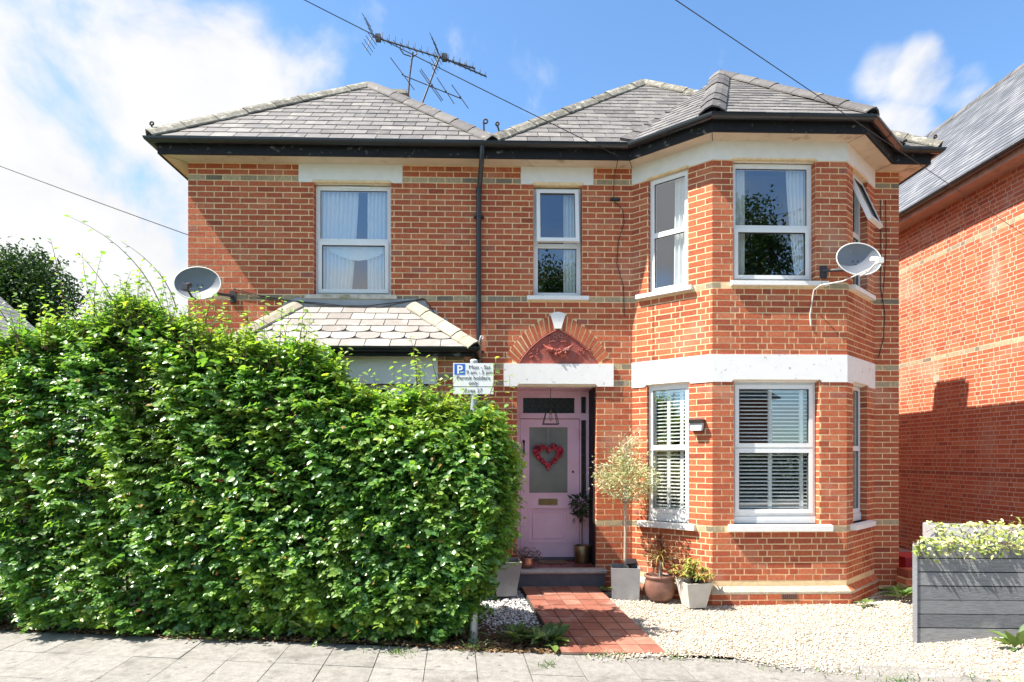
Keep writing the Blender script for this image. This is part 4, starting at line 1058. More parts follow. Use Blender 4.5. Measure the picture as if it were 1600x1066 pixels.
def trailing(name, label, P, W_, D_, H_, n, front=True):
    pts, ds, ns = [], [], []
    t = thing(name, label, 'plant', P(W_/2, D_/2, H_))
    m = MB()
    for i in range(n):
        x = rn(.0, W_); y = rn(-.02, D_*.7); z = H_+abs(random.gauss(0, .022+.045*min(1, max(0, (x-.42)/.4))))
        if random.random() < .34: y = -.02-rn(0, .03); z = H_-abs(random.gauss(0, .05))
        pts.append(P(x, y, z)); ds.append((rn(-1, 1), rn(-1, .3), rn(-.7, .3))); ns.append((rn(-.6, .3), rn(-.8, .1), rn(.4, 1)))
    leaves('foliage', pts, ds, ns, RNG.uniform(.022, .065, n), RNG.uniform(.02, .055, n), RNG.random(n), 'ivy_leaf', t)
    m.tube([P(0, .1, H_-.035), P(W_*.5, .12, H_-.03), P(W_, .1, H_-.035)], .004, 'twig', 4)
    for i in range(14):
        x = rn(0, W_); m.tube([P(x, .1, H_-.03), P(x+rn(-.05, .05), -.03, H_+.03), P(x+rn(-.1, .1), -.04, H_-rn(.03, .12))], .003, 'twig', 4)
    obj('stem', m, t)
trailing('trailing_ivy', 'pale variegated ivy spilling over the rim of the tall grey planter', PP, 1.06, .5, .95, 430)
trailing('trailing_ivy', 'pale variegated ivy growing round the top of the weathered planter at the rear', PP2, .95, .45, 1.0, 240)

# ------------------------------------------------------------------ pots and pot plants
def fill(m, c, r, z, sq=False, mat='soil'):
    if sq: m.box(c[0]-r, c[0]+r, c[1]-r, c[1]+r, z-.02, z, mat)
    else: m.lathe((c[0], c[1], z-.02), [(r, 0), (r, .02)], mat, 18)
def square_pot(name, label, c, r0, r1, h, mat, rot, z=0., wall_=.022):
    t = thing(name, label, 'plant pot', (c[0], c[1], z))
    m = MB(); m.lathe((c[0], c[1], z), [(r0, 0), (r1, h), (r1-wall_, h), (r1-wall_-.004, h-.06)], mat, square=True, rot=rot); obj('pot', m, t)
    m = MB(); m.lathe((c[0], c[1], z+h-.06), [(r1-wall_-.002, 0), (r1-wall_-.002, .012)], 'soil', square=True, rot=rot); obj('soil', m, t)
    return t
def round_pot(name, label, c, prof, mat, z=0.):
    t = thing(name, label, 'plant pot', (c[0], c[1], z))
    m = MB(); m.lathe((c[0], c[1], z), prof, mat, 32); obj('pot', m, t)
    r, h = prof[-1]; m = MB(); m.lathe((c[0], c[1], z+h), [(r+.004, .0), (r+.004, .015)], 'soil', 20); obj('soil', m, t)
    return t
square_pot('square_pot', 'grey square zinc pot holding the olive tree, beside the tiled path', (1.665, -.40), .168, .182, .40, 'zinc', R(-9), .0)
square_pot('square_pot', 'grey square pot on the left of the step, half hidden by the hedge', (.135, -.45), .12, .19, .43, 'zinc', R(4), .06)
round_pot('round_pot', 'round brown glazed pot with the red cordyline', (2.06, -.60), [(.10, 0), (.165, .06), (.188, .16), (.183, .25), (.168, .285), (.19, .30), (.192, .325), (.165, .33), (.155, .27)], 'brown_glaze')
square_pot('square_pot', 'small pale tapering pot with the variegated shrub, standing on the gravel', (2.40, -.88), .105, .162, .30, 'pale_pot', R(8), .0, .018)
round_pot('copper_pot', 'copper coloured pot at the left end of the doorstep', (.425, .02), [(.065, 0), (.095, .03), (.105, .08), (.095, .125), (.10, .14), (.085, .14), (.08, .11)], 'copper', .309)
round_pot('brass_pot', 'dull gold pot holding the little bay tree inside the porch', (1.235, .42), [(.105, 0), (.108, .02), (.115, .12), (.122, .24), (.105, .24), (.10, .20)], 'gold_pot', .309)

def crown_pts(n, blobs):
    ws = np.array([b[3]*b[4]*b[5] if len(b) > 4 else b[3]**3 for b in blobs]); ws = ws/ws.sum()
    k = RNG.choice(len(blobs), n, p=ws); v = unit(RNG.normal(size=(n, 3))); r = RNG.random(n)**.45
    B = np.array([(b[:3]+(b[3:] if len(b) > 4 else (b[3],)*3)) for b in blobs])
    return B[k, :3]+v*r[:, None]*B[k, 3:], v
# olive standard
t = thing('olive_tree', 'pale variegated standard tree with a bare stem in the square zinc pot', 'tree', (1.665, -.40, .36))
m = MB(); m.tube([(1.665, -.40, .34), (1.672, -.40, .8), (1.668, -.40, 1.15), (1.675, -.41, 1.45), (1.68, -.41, 1.8), (1.66, -.41, 2.1)], [.020, .018, .017, .016, .010, .004], 'bark_pale', 8)
br_ = []
for i in range(46):
    z = rn(1.16, 1.95); a = rn(0, 6.28); L = rn(.18, .42)*(1 if z < 1.7 else .6); p = Vector((1.672, -.405, z)); q = p+Vector((math.cos(a)*L, math.sin(a)*L*.7, rn(.02, .22)))
    m.tube([p, p.lerp(q, .5)+Vector((0, 0, .03)), q], [.006, .004, .002], 'bark_pale', 4); br_.append((p, q))
obj('trunk', m, t)
P_, D_, N_ = [], [], []
for p, q in br_:
    for i in range(24):
        s = rn(.25, 1.0); c = p.lerp(q, s)+Vector((random.gauss(0, .05), random.gauss(0, .045), random.gauss(0, .045)))
        P_.append(c); d = (q-p).normalized(); D_.append((d.x+rn(-.9, .9), d.y+rn(-.9, .9), d.z+rn(-.6, .9))); N_.append((rn(-1, .4), rn(-1, .2), rn(.1, 1)))
pp, vv = crown_pts(2300, [(1.68, -.42, 1.52, .42, .30, .28), (1.46, -.45, 1.50, .20, .18, .12), (1.93, -.48, 1.50, .19, .18, .20), (1.67, -.42, 1.80, .15, .14, .2), (1.66, -.42, 1.98, .055, .05, .17), (1.37, -.45, 1.62, .06, .06, .12), (1.98, -.50, 1.72, .05, .05, .14)])
P_ += [tuple(a) for a in pp]; D_ += [(v[0]+rn(-.7, .7), v[1]+rn(-.7, .7), v[2]+rn(-.3, .9)) for v in vv]; N_ += [(rn(-1, .4), rn(-1, .2), rn(.1, 1)) for _ in vv]
n = len(P_); leaves('crown', P_, D_, N_, RNG.uniform(.030, .052, n), RNG.uniform(.010, .017, n), RNG.random(n), 'olive_leaf', t, 'lance')
# bay standard in porch
t = thing('bay_tree', 'small dark leaved bay standard growing in the gold pot in the porch', 'tree', (1.235, .42, .52))
m = MB(); m.tube([(1.235, .42, .50), (1.228, .42, .75), (1.236, .42, .95), (1.225, .42, 1.18)], [.011, .010, .009, .005], 'bark', 7); 
for i in range(14):
    a = rn(0, 6.28); m.tube([(1.23, .42, rn(.95, 1.12)), (1.23+.13*math.cos(a), .42+.12*math.sin(a), rn(.98, 1.26))], .003, 'bark', 4)
obj('trunk', m, t)
pp, vv = crown_pts(230, [(1.215, .40, 1.12, .16, .15, .17), (1.12, .38, 1.15, .06, .06, .1), (1.19, .38, .97, .11, .1, .07)])
leaves('crown', pp, vv+RNG.normal(size=vv.shape)*.5, RNG.normal(size=vv.shape)*.5+np.array([-.3, -.4, .8]), RNG.uniform(.06, .095, len(pp)), RNG.uniform(.022, .034, len(pp)), RNG.random(len(pp)), 'bay_leaf', t)
# copper pot plant
t = thing('heather_plant', 'bushy purple tinged plant in the copper pot on the step', 'plant', (.425, .02, .43))
pp, vv = crown_pts(520, [(.425, .0, .50, .17, .15, .09), (.30, .0, .50, .08, .08, .06), (.56, -.02, .47, .08, .08, .07)])
leaves('foliage', pp, vv+RNG.normal(size=vv.shape)*.6, RNG.normal(size=vv.shape)*.5+np.array([-.2, -.4, .7]), RNG.uniform(.02, .035, len(pp)), RNG.uniform(.008, .016, len(pp)), RNG.random(len(pp)), 'heather_leaf', t, 'lance')
m = MB()
for i in range(18):
    a = rn(0, 6.28); m.tube([(.425, .02, .44), (.425+.16*math.cos(a), .02+.14*math.sin(a), rn(.45, .57))], .002, 'twig', 4)
obj('stem', m, t)
# cordyline
t = thing('cordyline', 'red brown spiky cordyline rising from the round brown pot', 'plant', (2.06, -.60, .30))
m = MB(); m.tube([(2.06, -.60, .28), (2.065, -.60, .4), (2.07, -.60, .52)], [.022, .019, .02], 'bark_pale', 8); obj('stem', m, t)
P_, D_, N_, L_, Rn = [], [], [], [], []
for i in range(115):
    a = rn(0, 6.28); e = rn(-.25, 1.5); e = e if random.random() < .7 else rn(.9, 1.5)
    d = (math.cos(a)*math.cos(e), math.sin(a)*math.cos(e)*.85, math.sin(e)); P_.append((2.07+d[0]*.015, -.60+d[1]*.015, .53+rn(-.06, .05))); D_.append(d)
    N_.append((-d[0]*d[2]+rn(-.1, .1), -d[1]*d[2], math.cos(e)+.01)); L_.append(rn(.22, .40)); Rn.append(min(1, max(0, (.85-e*.6)+rn(-.3, .3)) if e < .5 else rn(0, .55)))
leaves('foliage', P_, D_, N_, np.array(L_), np.full(len(P_), .013), np.array(Rn), 'cordyline_leaf', t, 'strap')
# variegated shrub
t = thing('variegated_shrub', 'yellow and green variegated shrub in the small pale pot', 'plant', (2.40, -.88, .28))
P_, D_, N_ = [], [], []; m = MB()
for i in range(58):
    a = rn(0, 6.28); e = rn(.1, 1.5); r = rn(.10, .23); tip = Vector((2.40+math.cos(a)*math.cos(e)*r*1.15-.02, -.88+math.sin(a)*math.cos(e)*r*.9, .33+math.sin(e)*r*1.05))
    m.tube([(2.40, -.88, .27), tip], .003, 'twig', 4)
    for j in range(9):
        b = 6.28*j/9+rn(-.2, .2); D_.append((math.cos(b), math.sin(b), rn(-.5, .35))); P_.append(tip); N_.append((-.2*math.cos(b), -.2*math.sin(b), 1))
obj('stem', m, t); n = len(P_)
leaves('foliage', P_, D_, N_, RNG.uniform(.06, .105, n), RNG.uniform(.012, .02, n), RNG.random(n), 'varieg_leaf', t, 'strap')
# solar light in the zinc pot
t = thing('solar_light', 'small black solar spotlight pushed into the olive pot', 'light', (1.76, -.30, .36))
m = MB(); m.tube([(1.76, -.30, .34), (1.76, -.30, .42)], .012, 'black_plastic', 8); m.prism([(1.68, -.36, .405), (1.84, -.36, .405), (1.84, -.26, .455), (1.68, -.26, .455)], (0, -.006, .018), 'solar'); obj('lamp_head', m, t)

# ------------------------------------------------------------------ ground
def sheet(name, poly, z, mat, th=.05):
    m = MB(); m.prism([(x, y, z) for x, y in poly], (0, 0, -th), mat); return obj(name, m, base=(0, 0, 0))
tag(sheet('ground', [(-300, -300), (300, -300), (300, 300), (-300, 300)], -.12, 'grass_ground'), None, kind='structure')
tag(sheet('road', [(-60, -15.0), (60, -15.0), (60, -8.9), (-60, -8.9)], -.11, 'asphalt', .004), None, kind='structure')
tag(sheet('pavement', [(-60, -18.0), (60, -18.0), (60, -15.2), (-60, -15.2)], .0, 'slab', .12), None, kind='structure')
# the skewed pavement line in front of the hedge
PA = Vector((-5.134, -1.66)); PD = (Vector((1.548, -2.70))-PA).normalized(); PN = Vector((-.064, .998))
w = MB()
q = lambda s, t_: PA+PD*s-PN*t_
edge = .0
w.prism([(*q(-9, -.03), -.035), (*q(18, -.03), -.035), (*q(18, 7.4), -.035), (*q(-9, 7.4), -.035)], (0, 0, -.07), 'joint_dark')
for i in range(-18, 36):
    for j in range(12):
        a, b = i*.455+.003, (i+1)*.455-.004; c, d = j*.61-.02+.003, (j+1)*.61-.02-.004
        if a < -5 and j > 6 or j > 8 and abs(i-10) > 14: pass
        z = -.020+rn(-.002, .0025); dz = rn(-.003, .003)
        pts = [(*q(a, c), z), (*q(b, c), z+dz), (*q(b, d), z+dz), (*q(a, d), z)]
        w.prism(pts, (0, 0, -.03), 'slab', random.random())
tag(obj('pavement', w, base=(0, 0, 0)), None, kind='structure')
w = MB(); w.prism([(*q(-12, 7.42), -.02), (*q(20, 7.42), -.02), (*q(20, 7.55), -.02), (*q(-12, 7.55), -.02)], (0, 0, -.12), 'step_stone'); tag(obj('kerb', w, base=(0, 0, 0)), None, kind='structure')
# front garden bed (gravel) with gentle undulation, spilling to the pavement edge
def bed(name, x0, x1, y0f, y1, mat, zf, nx, ny):
    vs = []
    for j in range(ny+1):
        for i in range(nx+1):
            x = x0+(x1-x0)*i/nx; ya = y0f(x); y = ya+(y1-ya)*j/ny; vs.append((x, y, zf(x, y)))
    m = MB(); m.add(vs, [(j*(nx+1)+i, j*(nx+1)+i+1, (j+1)*(nx+1)+i+1, (j+1)*(nx+1)+i) for j in range(ny) for i in range(nx)], mat, None, True)
    return obj(name, m, base=(0, 0, 0))
def edge_y(x):
    s = (x-PA.x)/PD.x; return PA.y+PD.y*s
def gz(x, y):
    return -.012+.010*math.sin(x*2.1+y)+.010*math.sin(y*3.3-x*1.3)+(.06*math.exp(-((x-4.9)**2+(y+2.5)**2)/.25))+(.05 if x < .6 else 0)*max(0, min(1, (y+1.6)/1.2))
tag(bed('garden_soil', XL-8, .75, lambda x: edge_y(x)+.02, -.0, 'soil', lambda x, y: gz(x, y)-.005, 60, 16), None, kind='structure')
def gravel_front(x): return edge_y(x)+.01-(.28 if x > 3.6 else .28*max(0, (x-2.1)/1.5))+.05*math.sin(x*4.1)
tag(bed('gravel_drive', .6, 8.05, gravel_front, .0, 'gravel_bed', lambda x, y: gz(x, y)+(.0 if y > gravel_front(x)+.1 else -.01), 60, 24), None, kind='structure')
tag(bed('side_path', 5.5, 8.05, lambda x: .0, 14, 'gravel_bed', lambda x, y: gz(x, y), 10, 10), None, kind='structure')
def stones(name, n, fx, zf, r0, r1, mat):
    P = np.array(fx(n)); n = len(P); r = RNG.uniform(r0, r1, n)
    V0 = np.array([(1, 0, 0), (0, 1, 0), (-1, 0, 0), (0, -1, 0), (.1, .1, .8), (-.1, 0, -.7)])
    T0 = np.array([(0, 1, 4), (1, 2, 4), (2, 3, 4), (3, 0, 4), (1, 0, 5), (2, 1, 5), (3, 2, 5), (0, 3, 5)])
    a = RNG.uniform(0, 6.28, n); V = V0[None]*(1+RNG.normal(0, .22, (n, 6, 3)))*r[:, None, None]*np.stack([np.ones(n), RNG.uniform(.6, 1, n), RNG.uniform(.45, .8, n)], 1)[:, None, :]
    x = V[..., 0]*np.cos(a)[:, None]-V[..., 1]*np.sin(a)[:, None]; y = V[..., 0]*np.sin(a)[:, None]+V[..., 1]*np.cos(a)[:, None]
    V = np.stack([x, y, V[..., 2]], -1)+P[:, None, :]
    T = (T0[None]+(np.arange(n)*6)[:, None, None]).reshape(-1, 3)
    return tag(tri_obj(name, V.reshape(-1, 3), T, np.repeat(RNG.random(n), 8), mat, base=(0, 0, 0), smooth=False), None, kind='stuff')
def inside_bay(x, y):
    if y > -.02 and x < 5.5: return True
    return 1.85 < x < 5.17 and y > -.80 and (x-1.75)*-.66+y*-.75 < .02 and (x-5.27)*.66+y*-.75 < .02
def fx_gravel(n):
    out = []
    while len(out) < n:
        x = rn(.85, 6.2); y = rn(-3.25, 0)
        if y < gravel_front(x)-abs(random.gauss(0, .07)) or inside_bay(x, y): continue
        px = 1.345+(-y-.13)/2.52*.23
        if y > -2.62 and x < px+.01: continue
        out.append((x, y, gz(x, y)+rn(0, .008)))
    return out
stones('gravel', 30000, fx_gravel, gz, .007, .017, 'pebble')
def fx_chip(n):
    out = []
    while len(out) < n:
        x = rn(-.9, .62); y = rn(-2.0, -.14)
        if x > .345+(-y-.13)/2.47*.275-.02 or random.random() > 1/(1+math.exp(-(y+1.62+.12*math.sin(x*9)+rn(-.1, .1))*9)): continue
        out.append((x, y, gz(x, y)+rn(-.004, .012)))
    return out
stones('stone_chippings', 5200, fx_chip, gz, .008, .022, 'chipping')
# quarry tile path
w = MB(); A_ = Vector((.345, -.13)); B_ = Vector((1.345, -.13)); C_ = Vector((1.575, -2.65)); D2 = Vector((.655, -2.54))
D2 = Vector((.62, -2.60))
nx_, ny_ = 5, 11
pz = lambda t_: .092-.086*t_
w.prism([(A_.x, A_.y, .082), (B_.x, B_.y, .082), (C_.x, C_.y, -.006), (D2.x, D2.y, -.006)], (0, 0, -.05), 'joint_dark')
for j in range(ny_):
    for i in range(nx_):
        def g(u, v): p = A_.lerp(B_, u).lerp(D2.lerp(C_, u), v); return (p.x, p.y, pz(v))
        e = .03; u0, u1 = (i+e)/nx_, (i+1-e)/nx_; v0, v1 = (j+e*1.3)/ny_, (j+1-e*1.3)/ny_
        dz = rn(-.0015, .0015)
        pts = [Vector(g(u0, v0)), Vector(g(u1, v0)), Vector(g(u1, v1)), Vector(g(u0, v1))]
        w.prism([p+Vector((0, 0, dz)) for p in pts], (0, 0, -.03), 'quarry_tile', random.random())
tag(obj('tiled_path', w, base=(0, 0, 0)), None, kind='structure')

# ------------------------------------------------------------------ hedge
def wob(a, b, seed):
    r = np.random.default_rng(seed); o = 0
    for i in range(7):
        f = r.uniform(.8, 5, 2); o = o+np.sin(a*f[0]+b*f[1]+r.uniform(0, 6.28))/7*1.6
    return o
HX = np.array([-9, -6.5, -5.5, -5.1, -4.75, -4.35, -4.0, -3.75, -3.55, -3.3, -3.0, -2.7, -2.4, -2.1, -1.9, -1.65, -1.4, -1.1, -.85, -.62, -.45, -.30, -.12, .0, .1])
HTOP = np.array([3.0, 3.0, 3.0, 3.02, 3.05, 3.10, 3.30, 3.34, 3.24, 3.08, 2.99, 2.9, 2.85, 2.83, 2.85, 2.62, 2.36, 2.31, 2.30, 2.30, 2.20, 2.16, 2.16, 2.02, 1.7])
HA, HB_ = Vector((-9, -1.24)), Vector((.0, -2.41)); HD = (HB_-HA).normalized(); HN = Vector((HD.y, -HD.x)); HL = (HB_-HA).length   # HN faces the pavement
hd, hn = np.array([HD.x, HD.y]), np.array([HN.x, HN.y]); ha = np.array([HA.x, HA.y]); TH_ = .60
def top_at(x): return np.interp(x, HX, HTOP)
hedge = thing('hedge', 'tall bushy beech hedge with glossy green leaves along the pavement', 'hedge', (-2.6, -1.6, 0))
def surf(n):
    s = RNG.random(n)*HL; s = np.where(RNG.random(n) < .75, np.maximum(s, HL-7.0*RNG.random(n)), s)
    kind = RNG.random(n); z = RNG.random(n); depth = RNG.random(n)
    P = np.zeros((n, 3)); O = np.zeros((n, 3))
    fr1 = kind < .66; tp = (kind >= .66) & (kind < .86); en = kind >= .86
    x0 = ha[0]+hd[0]*s; zt = top_at(x0)
    z = z*(zt-.05)+.05
    ecut = -.58*np.clip((1.05-z)/1.05, 0, 1)**1.1; s = np.where(fr1, np.minimum(s, HL+ecut-.05*RNG.random(n)), s)
    bul = .11*wob(s*1.6, z*1.7, 3)+.10*wob(s*3.4, z*3.4, 5)
    low = np.clip((.75-z)/.75, 0, 1); bul -= .26*low**1.5*(.6+.8*np.clip((s-HL+1.6)/1.6, 0, 1))
    up = np.clip((z-(zt-.45))/.45, 0, 1); bul -= .22*up**2
    bul -= .12*np.clip((z-1.2)/2, 0, 1)
    for d in range(2): P[:, d] = ha[d]+hd[d]*s+hn[d]*bul
    P[:, 2] = z; O[:, :2] = hn; O[:, 2] = .25+.5*up
    # top
    i = tp; zz = zt[i]+.12*wob(s[i]*4, depth[i]*3, 9)
    for d in range(2): P[i, d] = ha[d]+hd[d]*s[i]-hn[d]*(.12+depth[i]*(TH_-.12))
    P[i, 2] = zz; O[i] = (0, 0, 1); O[i, :2] = hn*.35
    # right hand end, undercut towards the base
    i = en; dd = depth[i]*TH_; ez = RNG.random(i.sum())*2.15+.12
    cut = -.58*np.clip((1.05-ez)/1.05, 0, 1)**1.1+.05*wob(dd*5, ez*3, 11)-.16*np.clip((ez-1.75)/.5, 0, 1)
    for d in range(2): P[i, d] = ha[d]+hd[d]*(HL+cut)-hn[d]*dd
    P[i, 2] = ez; O[i, :2] = hd; O[i, 2] = .3
    return P, unit(O)
def spray(n, k, in0, in1, Ls, lsz):
    P, O = surf(n)
    O = unit(O+RNG.normal(0, .38, (n, 3))*np.array([1, 1, .7]))
    O = unit(O*np.array([1, 1, .8])+np.array([0, 0, .05]))
    P = P-O*RNG.uniform(in0, in1, n)[:, None]
    Ln = RNG.uniform(*Ls, n)
    Nn = unit(np.array([0, 0, 1.])[None]+O*.55+RNG.normal(0, .35, (n, 3)))
    Sd = unit(np.cross(Nn, O))
    t = (np.arange(k)+.6)/k; sg = np.where(np.arange(k) % 2, 1., -1.)
    PP_ = P[:, None, :]+O[:, None, :]*(Ln[:, None]*t[None])[..., None]+np.array([0, 0, -.05])*(t**2)[None, :, None]
    DD = O[:, None, :]*.65+Sd[:, None, :]*sg[None, :, None]*.8+np.array([0, 0, -.30])+RNG.normal(0, .22, (n, k, 3))
    NN = Nn[:, None, :]+RNG.normal(0, .30, (n, k, 3))
    L = RNG.uniform(lsz[0], lsz[1], (n, k))*(1-.25*np.abs(t-.5))[None]*RNG.uniform(.62, 1.3, n)[:, None]
    base = RNG.random(n)[:, None]*.5+RNG.random((n, k))*.42
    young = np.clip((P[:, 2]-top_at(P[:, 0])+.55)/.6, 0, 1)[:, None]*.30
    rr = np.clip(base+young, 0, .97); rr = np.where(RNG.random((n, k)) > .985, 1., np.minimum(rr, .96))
    return PP_.reshape(-1, 3), DD.reshape(-1, 3), NN.reshape(-1, 3), L.ravel(), rr.ravel()
A1 = spray(13000, 9, .0, .16, (.12, .27), (.043, .066))
A2 = spray(15000, 7, .16, .50, (.15, .3), (.055, .08))
# long unclipped shoots above the top
m = MB(); P_, D_, N_, L_ = [], [], [], []
def shoot(p, q, bend, n, r=.006):
    p, q = Vector(p), Vector(q); pts = []
    for i in range(9):
        t_ = i/8; pts.append(p.lerp(q, t_)+Vector(bend)*(4*t_*(1-t_)))
    m.tube(pts, [r*(1-.75*i/8) for i in range(9)], 'twig', 5)
    for i in range(n):
        t_ = .15+.85*i/max(1, n-1); c = p.lerp(q, t_)+Vector(bend)*(4*t_*(1-t_)); d = (q-p).normalized()
        s = 1 if i % 2 else -1
        P_.append(c); D_.append((d.x*.4+s*.7+rn(-.3, .3), d.y+rn(-.5, .5), rn(-.5, .4))); N_.append((rn(-.5, .5), rn(-.8, .2), 1)); L_.append(rn(.04, .07))
shoot((-3.42, -1.75, 3.25), (-4.28, -1.9, 4.22), (.12, 0, .10), 11)
shoot((-3.30, -1.75, 3.3), (-3.78, -1.9, 3.98), (.10, 0, .04), 10)
shoot((-4.42, -1.75, 3.0), (-4.55, -1.8, 4.02), (.03, 0, 0), 11); shoot((-3.9, -1.7, 3.2), (-4.20, -1.9, 3.85), (.05, 0, .02), 7)
shoot((-4.9, -1.75, 3.0), (-5.25, -1.8, 3.62), (-.03, 0, .04), 10); shoot((-2.05, -1.9, 2.7), (-1.92, -2.0, 3.35), (.02, 0, 0), 9)
shoot((-2.15, -1.9, 2.75), (-2.05, -2.0, 3.28), (-.02, 0, 0), 8); shoot((-.78, -2.1, 2.4), (-.83, -2.2, 2.98), (.03, 0, 0), 10); shoot((-.52, -2.1, 2.3), (-.62, -2.3, 2.78), (0, 0, .02), 9)
shoot((-.10, -2.3, 2.3), (-.0, -2.35, 2.74), (.04, 0, 0), 8, .005); shoot((.03, -2.3, 2.0), (.14, -2.35, 2.58), (.04, 0, 0), 10, .005); shoot((.05, -2.3, 1.5), (.26, -2.4, 1.62), (0, 0, .03), 4, .004)
shoot((-.55, -2.25, 2.2), (-.335, -2.36, 2.60), (0, 0, .02), 8, .004); shoot((-.36, -2.3, 2.25), (-.27, -2.36, 2.47), (0, 0, .02), 6, .004)
shoot((.02, -2.3, 1.95), (.22, -2.35, 2.06), (0, 0, .05), 5, .004)
for i in range(270):
    x = rn(-6.2, -.1) if i < 190 else rn(-4.9, -2.9); zt = float(top_at(x)); y = HA.y+(x-HA.x)*HD.y/HD.x+rn(.0, .55); h = abs(random.gauss(.16, .15))+.08
    shoot((x, y, zt-.15), (x+rn(-.18, .14), y+rn(-.12, .08), zt+h), (rn(-.05, .05), 0, .02), int(h*22)+4, .004)
n3 = len(P_)
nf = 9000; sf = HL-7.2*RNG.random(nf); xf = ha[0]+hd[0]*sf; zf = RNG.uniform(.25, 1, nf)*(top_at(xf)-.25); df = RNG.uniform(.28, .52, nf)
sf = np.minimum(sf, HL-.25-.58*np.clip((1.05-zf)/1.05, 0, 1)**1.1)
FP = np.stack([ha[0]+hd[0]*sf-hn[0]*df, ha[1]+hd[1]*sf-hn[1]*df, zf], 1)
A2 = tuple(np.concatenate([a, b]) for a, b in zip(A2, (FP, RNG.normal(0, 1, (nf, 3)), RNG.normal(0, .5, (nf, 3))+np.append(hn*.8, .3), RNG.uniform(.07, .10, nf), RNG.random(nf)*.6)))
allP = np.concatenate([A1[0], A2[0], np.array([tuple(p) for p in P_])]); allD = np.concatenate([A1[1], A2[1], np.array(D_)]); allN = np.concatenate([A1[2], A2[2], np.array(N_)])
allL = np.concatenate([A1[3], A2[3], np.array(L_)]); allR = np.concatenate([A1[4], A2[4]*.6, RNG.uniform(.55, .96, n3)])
# nothing grows through the parking plate
keep = ~((np.arange(len(allP)) < len(allP)-n3) & (allP[:, 0] > -.44) & (allP[:, 0] < .04) & (allP[:, 2] > 2.40) & (allP[:, 1] < -2.05) & ~((allP[:, 0] < -.25) & (allP[:, 2] < 2.52)))
allP, allD, allN, allL, allR = [a[keep] for a in (allP, allD, allN, allL, allR)]
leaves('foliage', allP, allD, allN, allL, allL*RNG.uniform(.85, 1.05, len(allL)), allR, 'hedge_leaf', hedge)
for i in range(150):   # woody interior
    s = rn(HL-6.8, HL-.30); p = HA+HD*s-HN*rn(.22, TH_-.2); zt = float(top_at(p.x)); b = p+HD*rn(-.2, .2)+HN*rn(-.15, .2)
    m.tube([(p.x, p.y, 0), (p.x+rn(-.05, .05), p.y+rn(-.05, .05), zt*.4), (b.x, b.y, zt*rn(.75, .97))], [rn(.010, .024), .012, .004], 'twig', 6)
    for k in range(4):
        z = rn(.4, zt-.2); o2 = HN*rn(.1, .45)+HD*rn(-.2, .2); m.tube([(p.x, p.y, z), (p.x+o2.x, p.y+o2.y, z+rn(.05, .3))], [.006, .003], 'twig', 4)
obj('branch', m, hedge)
# weeds, litter and grass at the foot
def herb(name, label, c, n, L, W_, spread, lift, group=None, mat='weed_leaf', cat='plant'):
    t = thing(name, label, cat, c, group); P_, D_, N_ = [], [], []
    for i in range(n):
        a = rn(0, 6.28); e = rn(.05, lift); d = (math.cos(a)*math.cos(e), math.sin(a)*math.cos(e), math.sin(e)); r = abs(random.gauss(0, spread))
        P_.append((c[0]+math.cos(a)*r, c[1]+math.sin(a)*r*.6, c[2]+rn(.0, .06))); D_.append(d); N_.append((-d[0]*.6+rn(-.3, .3), -d[1]*.6+rn(-.3, .3), 1))
    leaves('foliage', P_, D_, N_, RNG.uniform(L*.6, L*1.15, n), RNG.uniform(W_*.7, W_*1.2, n), RNG.random(n), mat, t)
    m = MB()
    for p, d in list(zip(P_, D_))[::3]: m.tube([c, p, (p[0]+d[0]*L*.5, p[1]+d[1]*L*.5, p[2]+d[2]*L*.5)], .0025, 'twig', 4)
    obj('stem', m, t); return t
gp = 'broad leaved weeds on the ground'
herb('weed_plant', 'large leaved foxglove rosette between the hedge end and the tiled path', (.50, -2.28, .0), 46, .19, .125, .12, .85, gp)
herb('weed_plant', 'low weed clump under the right end of the hedge', (.22, -2.12, .0), 40, .14, .06, .12, 1.0, gp)
herb('weed_plant', 'leafy weed in the shady corner between the bay and the low wall', (5.15, -.62, .02), 24, .25, .14, .10, .9, gp)
herb('weed_plant', 'pale young weed at the foot of the bay plinth', (4.44, -.98, .0), 9, .12, .07, .04, .7, gp)
herb('weed_plant', 'tiny pale weed just left of the grey boarded planter', (4.62, -.98+.12, .0), 8, .09, .055, .03, .7, gp) if False else None
herb('weed_plant', 'pale weed close to the left post of the boarded planter', (5.12, -1.15, .0), 10, .10, .06, .04, .8, gp)
herb('weed_plant', 'broad green leaves at the foot of the boarded planter, right edge of the photo', (4.86, -2.68, .03), 14, .21, .12, .06, 1.1, gp)
herb('weed_plant', 'pale seedling between the zinc pot and the path', (1.42, -.42, .08), 8, .13, .06, .03, .7, gp)
gq = 'small weeds along the hedge foot'
for x, dy, lab, n in ((-3.02, .0, 'small dry weed clump at the hedge foot with straw stems', 60), (-2.62, -.02, 'sprawling ground weed spilling from the hedge onto the slabs', 110), (-.22, -.02, 'bright green weed at the foot of the sign post', 45), (-4.75, .05, 'low green weed patch at the far left of the hedge foot', 70), (-1.55, -.03, 'thin weed in the joint below the middle of the hedge', 30)):
    herb('weed_plant', lab, (x, edge_y(x)+dy, -.01), n, .06, .026, .12, .9, gq)
P_, D_, N_ = [], [], []
for i in range(3600):
    x = rn(-6, .62) if i < 2600 else rn(-.5, .64); y = edge_y(x)+abs(random.gauss(.06, .16 if i < 2600 else .3))-.03; P_.append((x, y, gz(x, y)+rn(0, .025))); D_.append((rn(-1, 1), rn(-1, 1), rn(-.2, .3))); N_.append((rn(-.5, .5), rn(-.5, .5), 1))
tag(leaves('leaf_litter', P_, D_, N_, RNG.uniform(.025, .06, 3600), RNG.uniform(.015, .035, 3600), RNG.random(3600), 'dead_leaf'), None, kind='stuff')
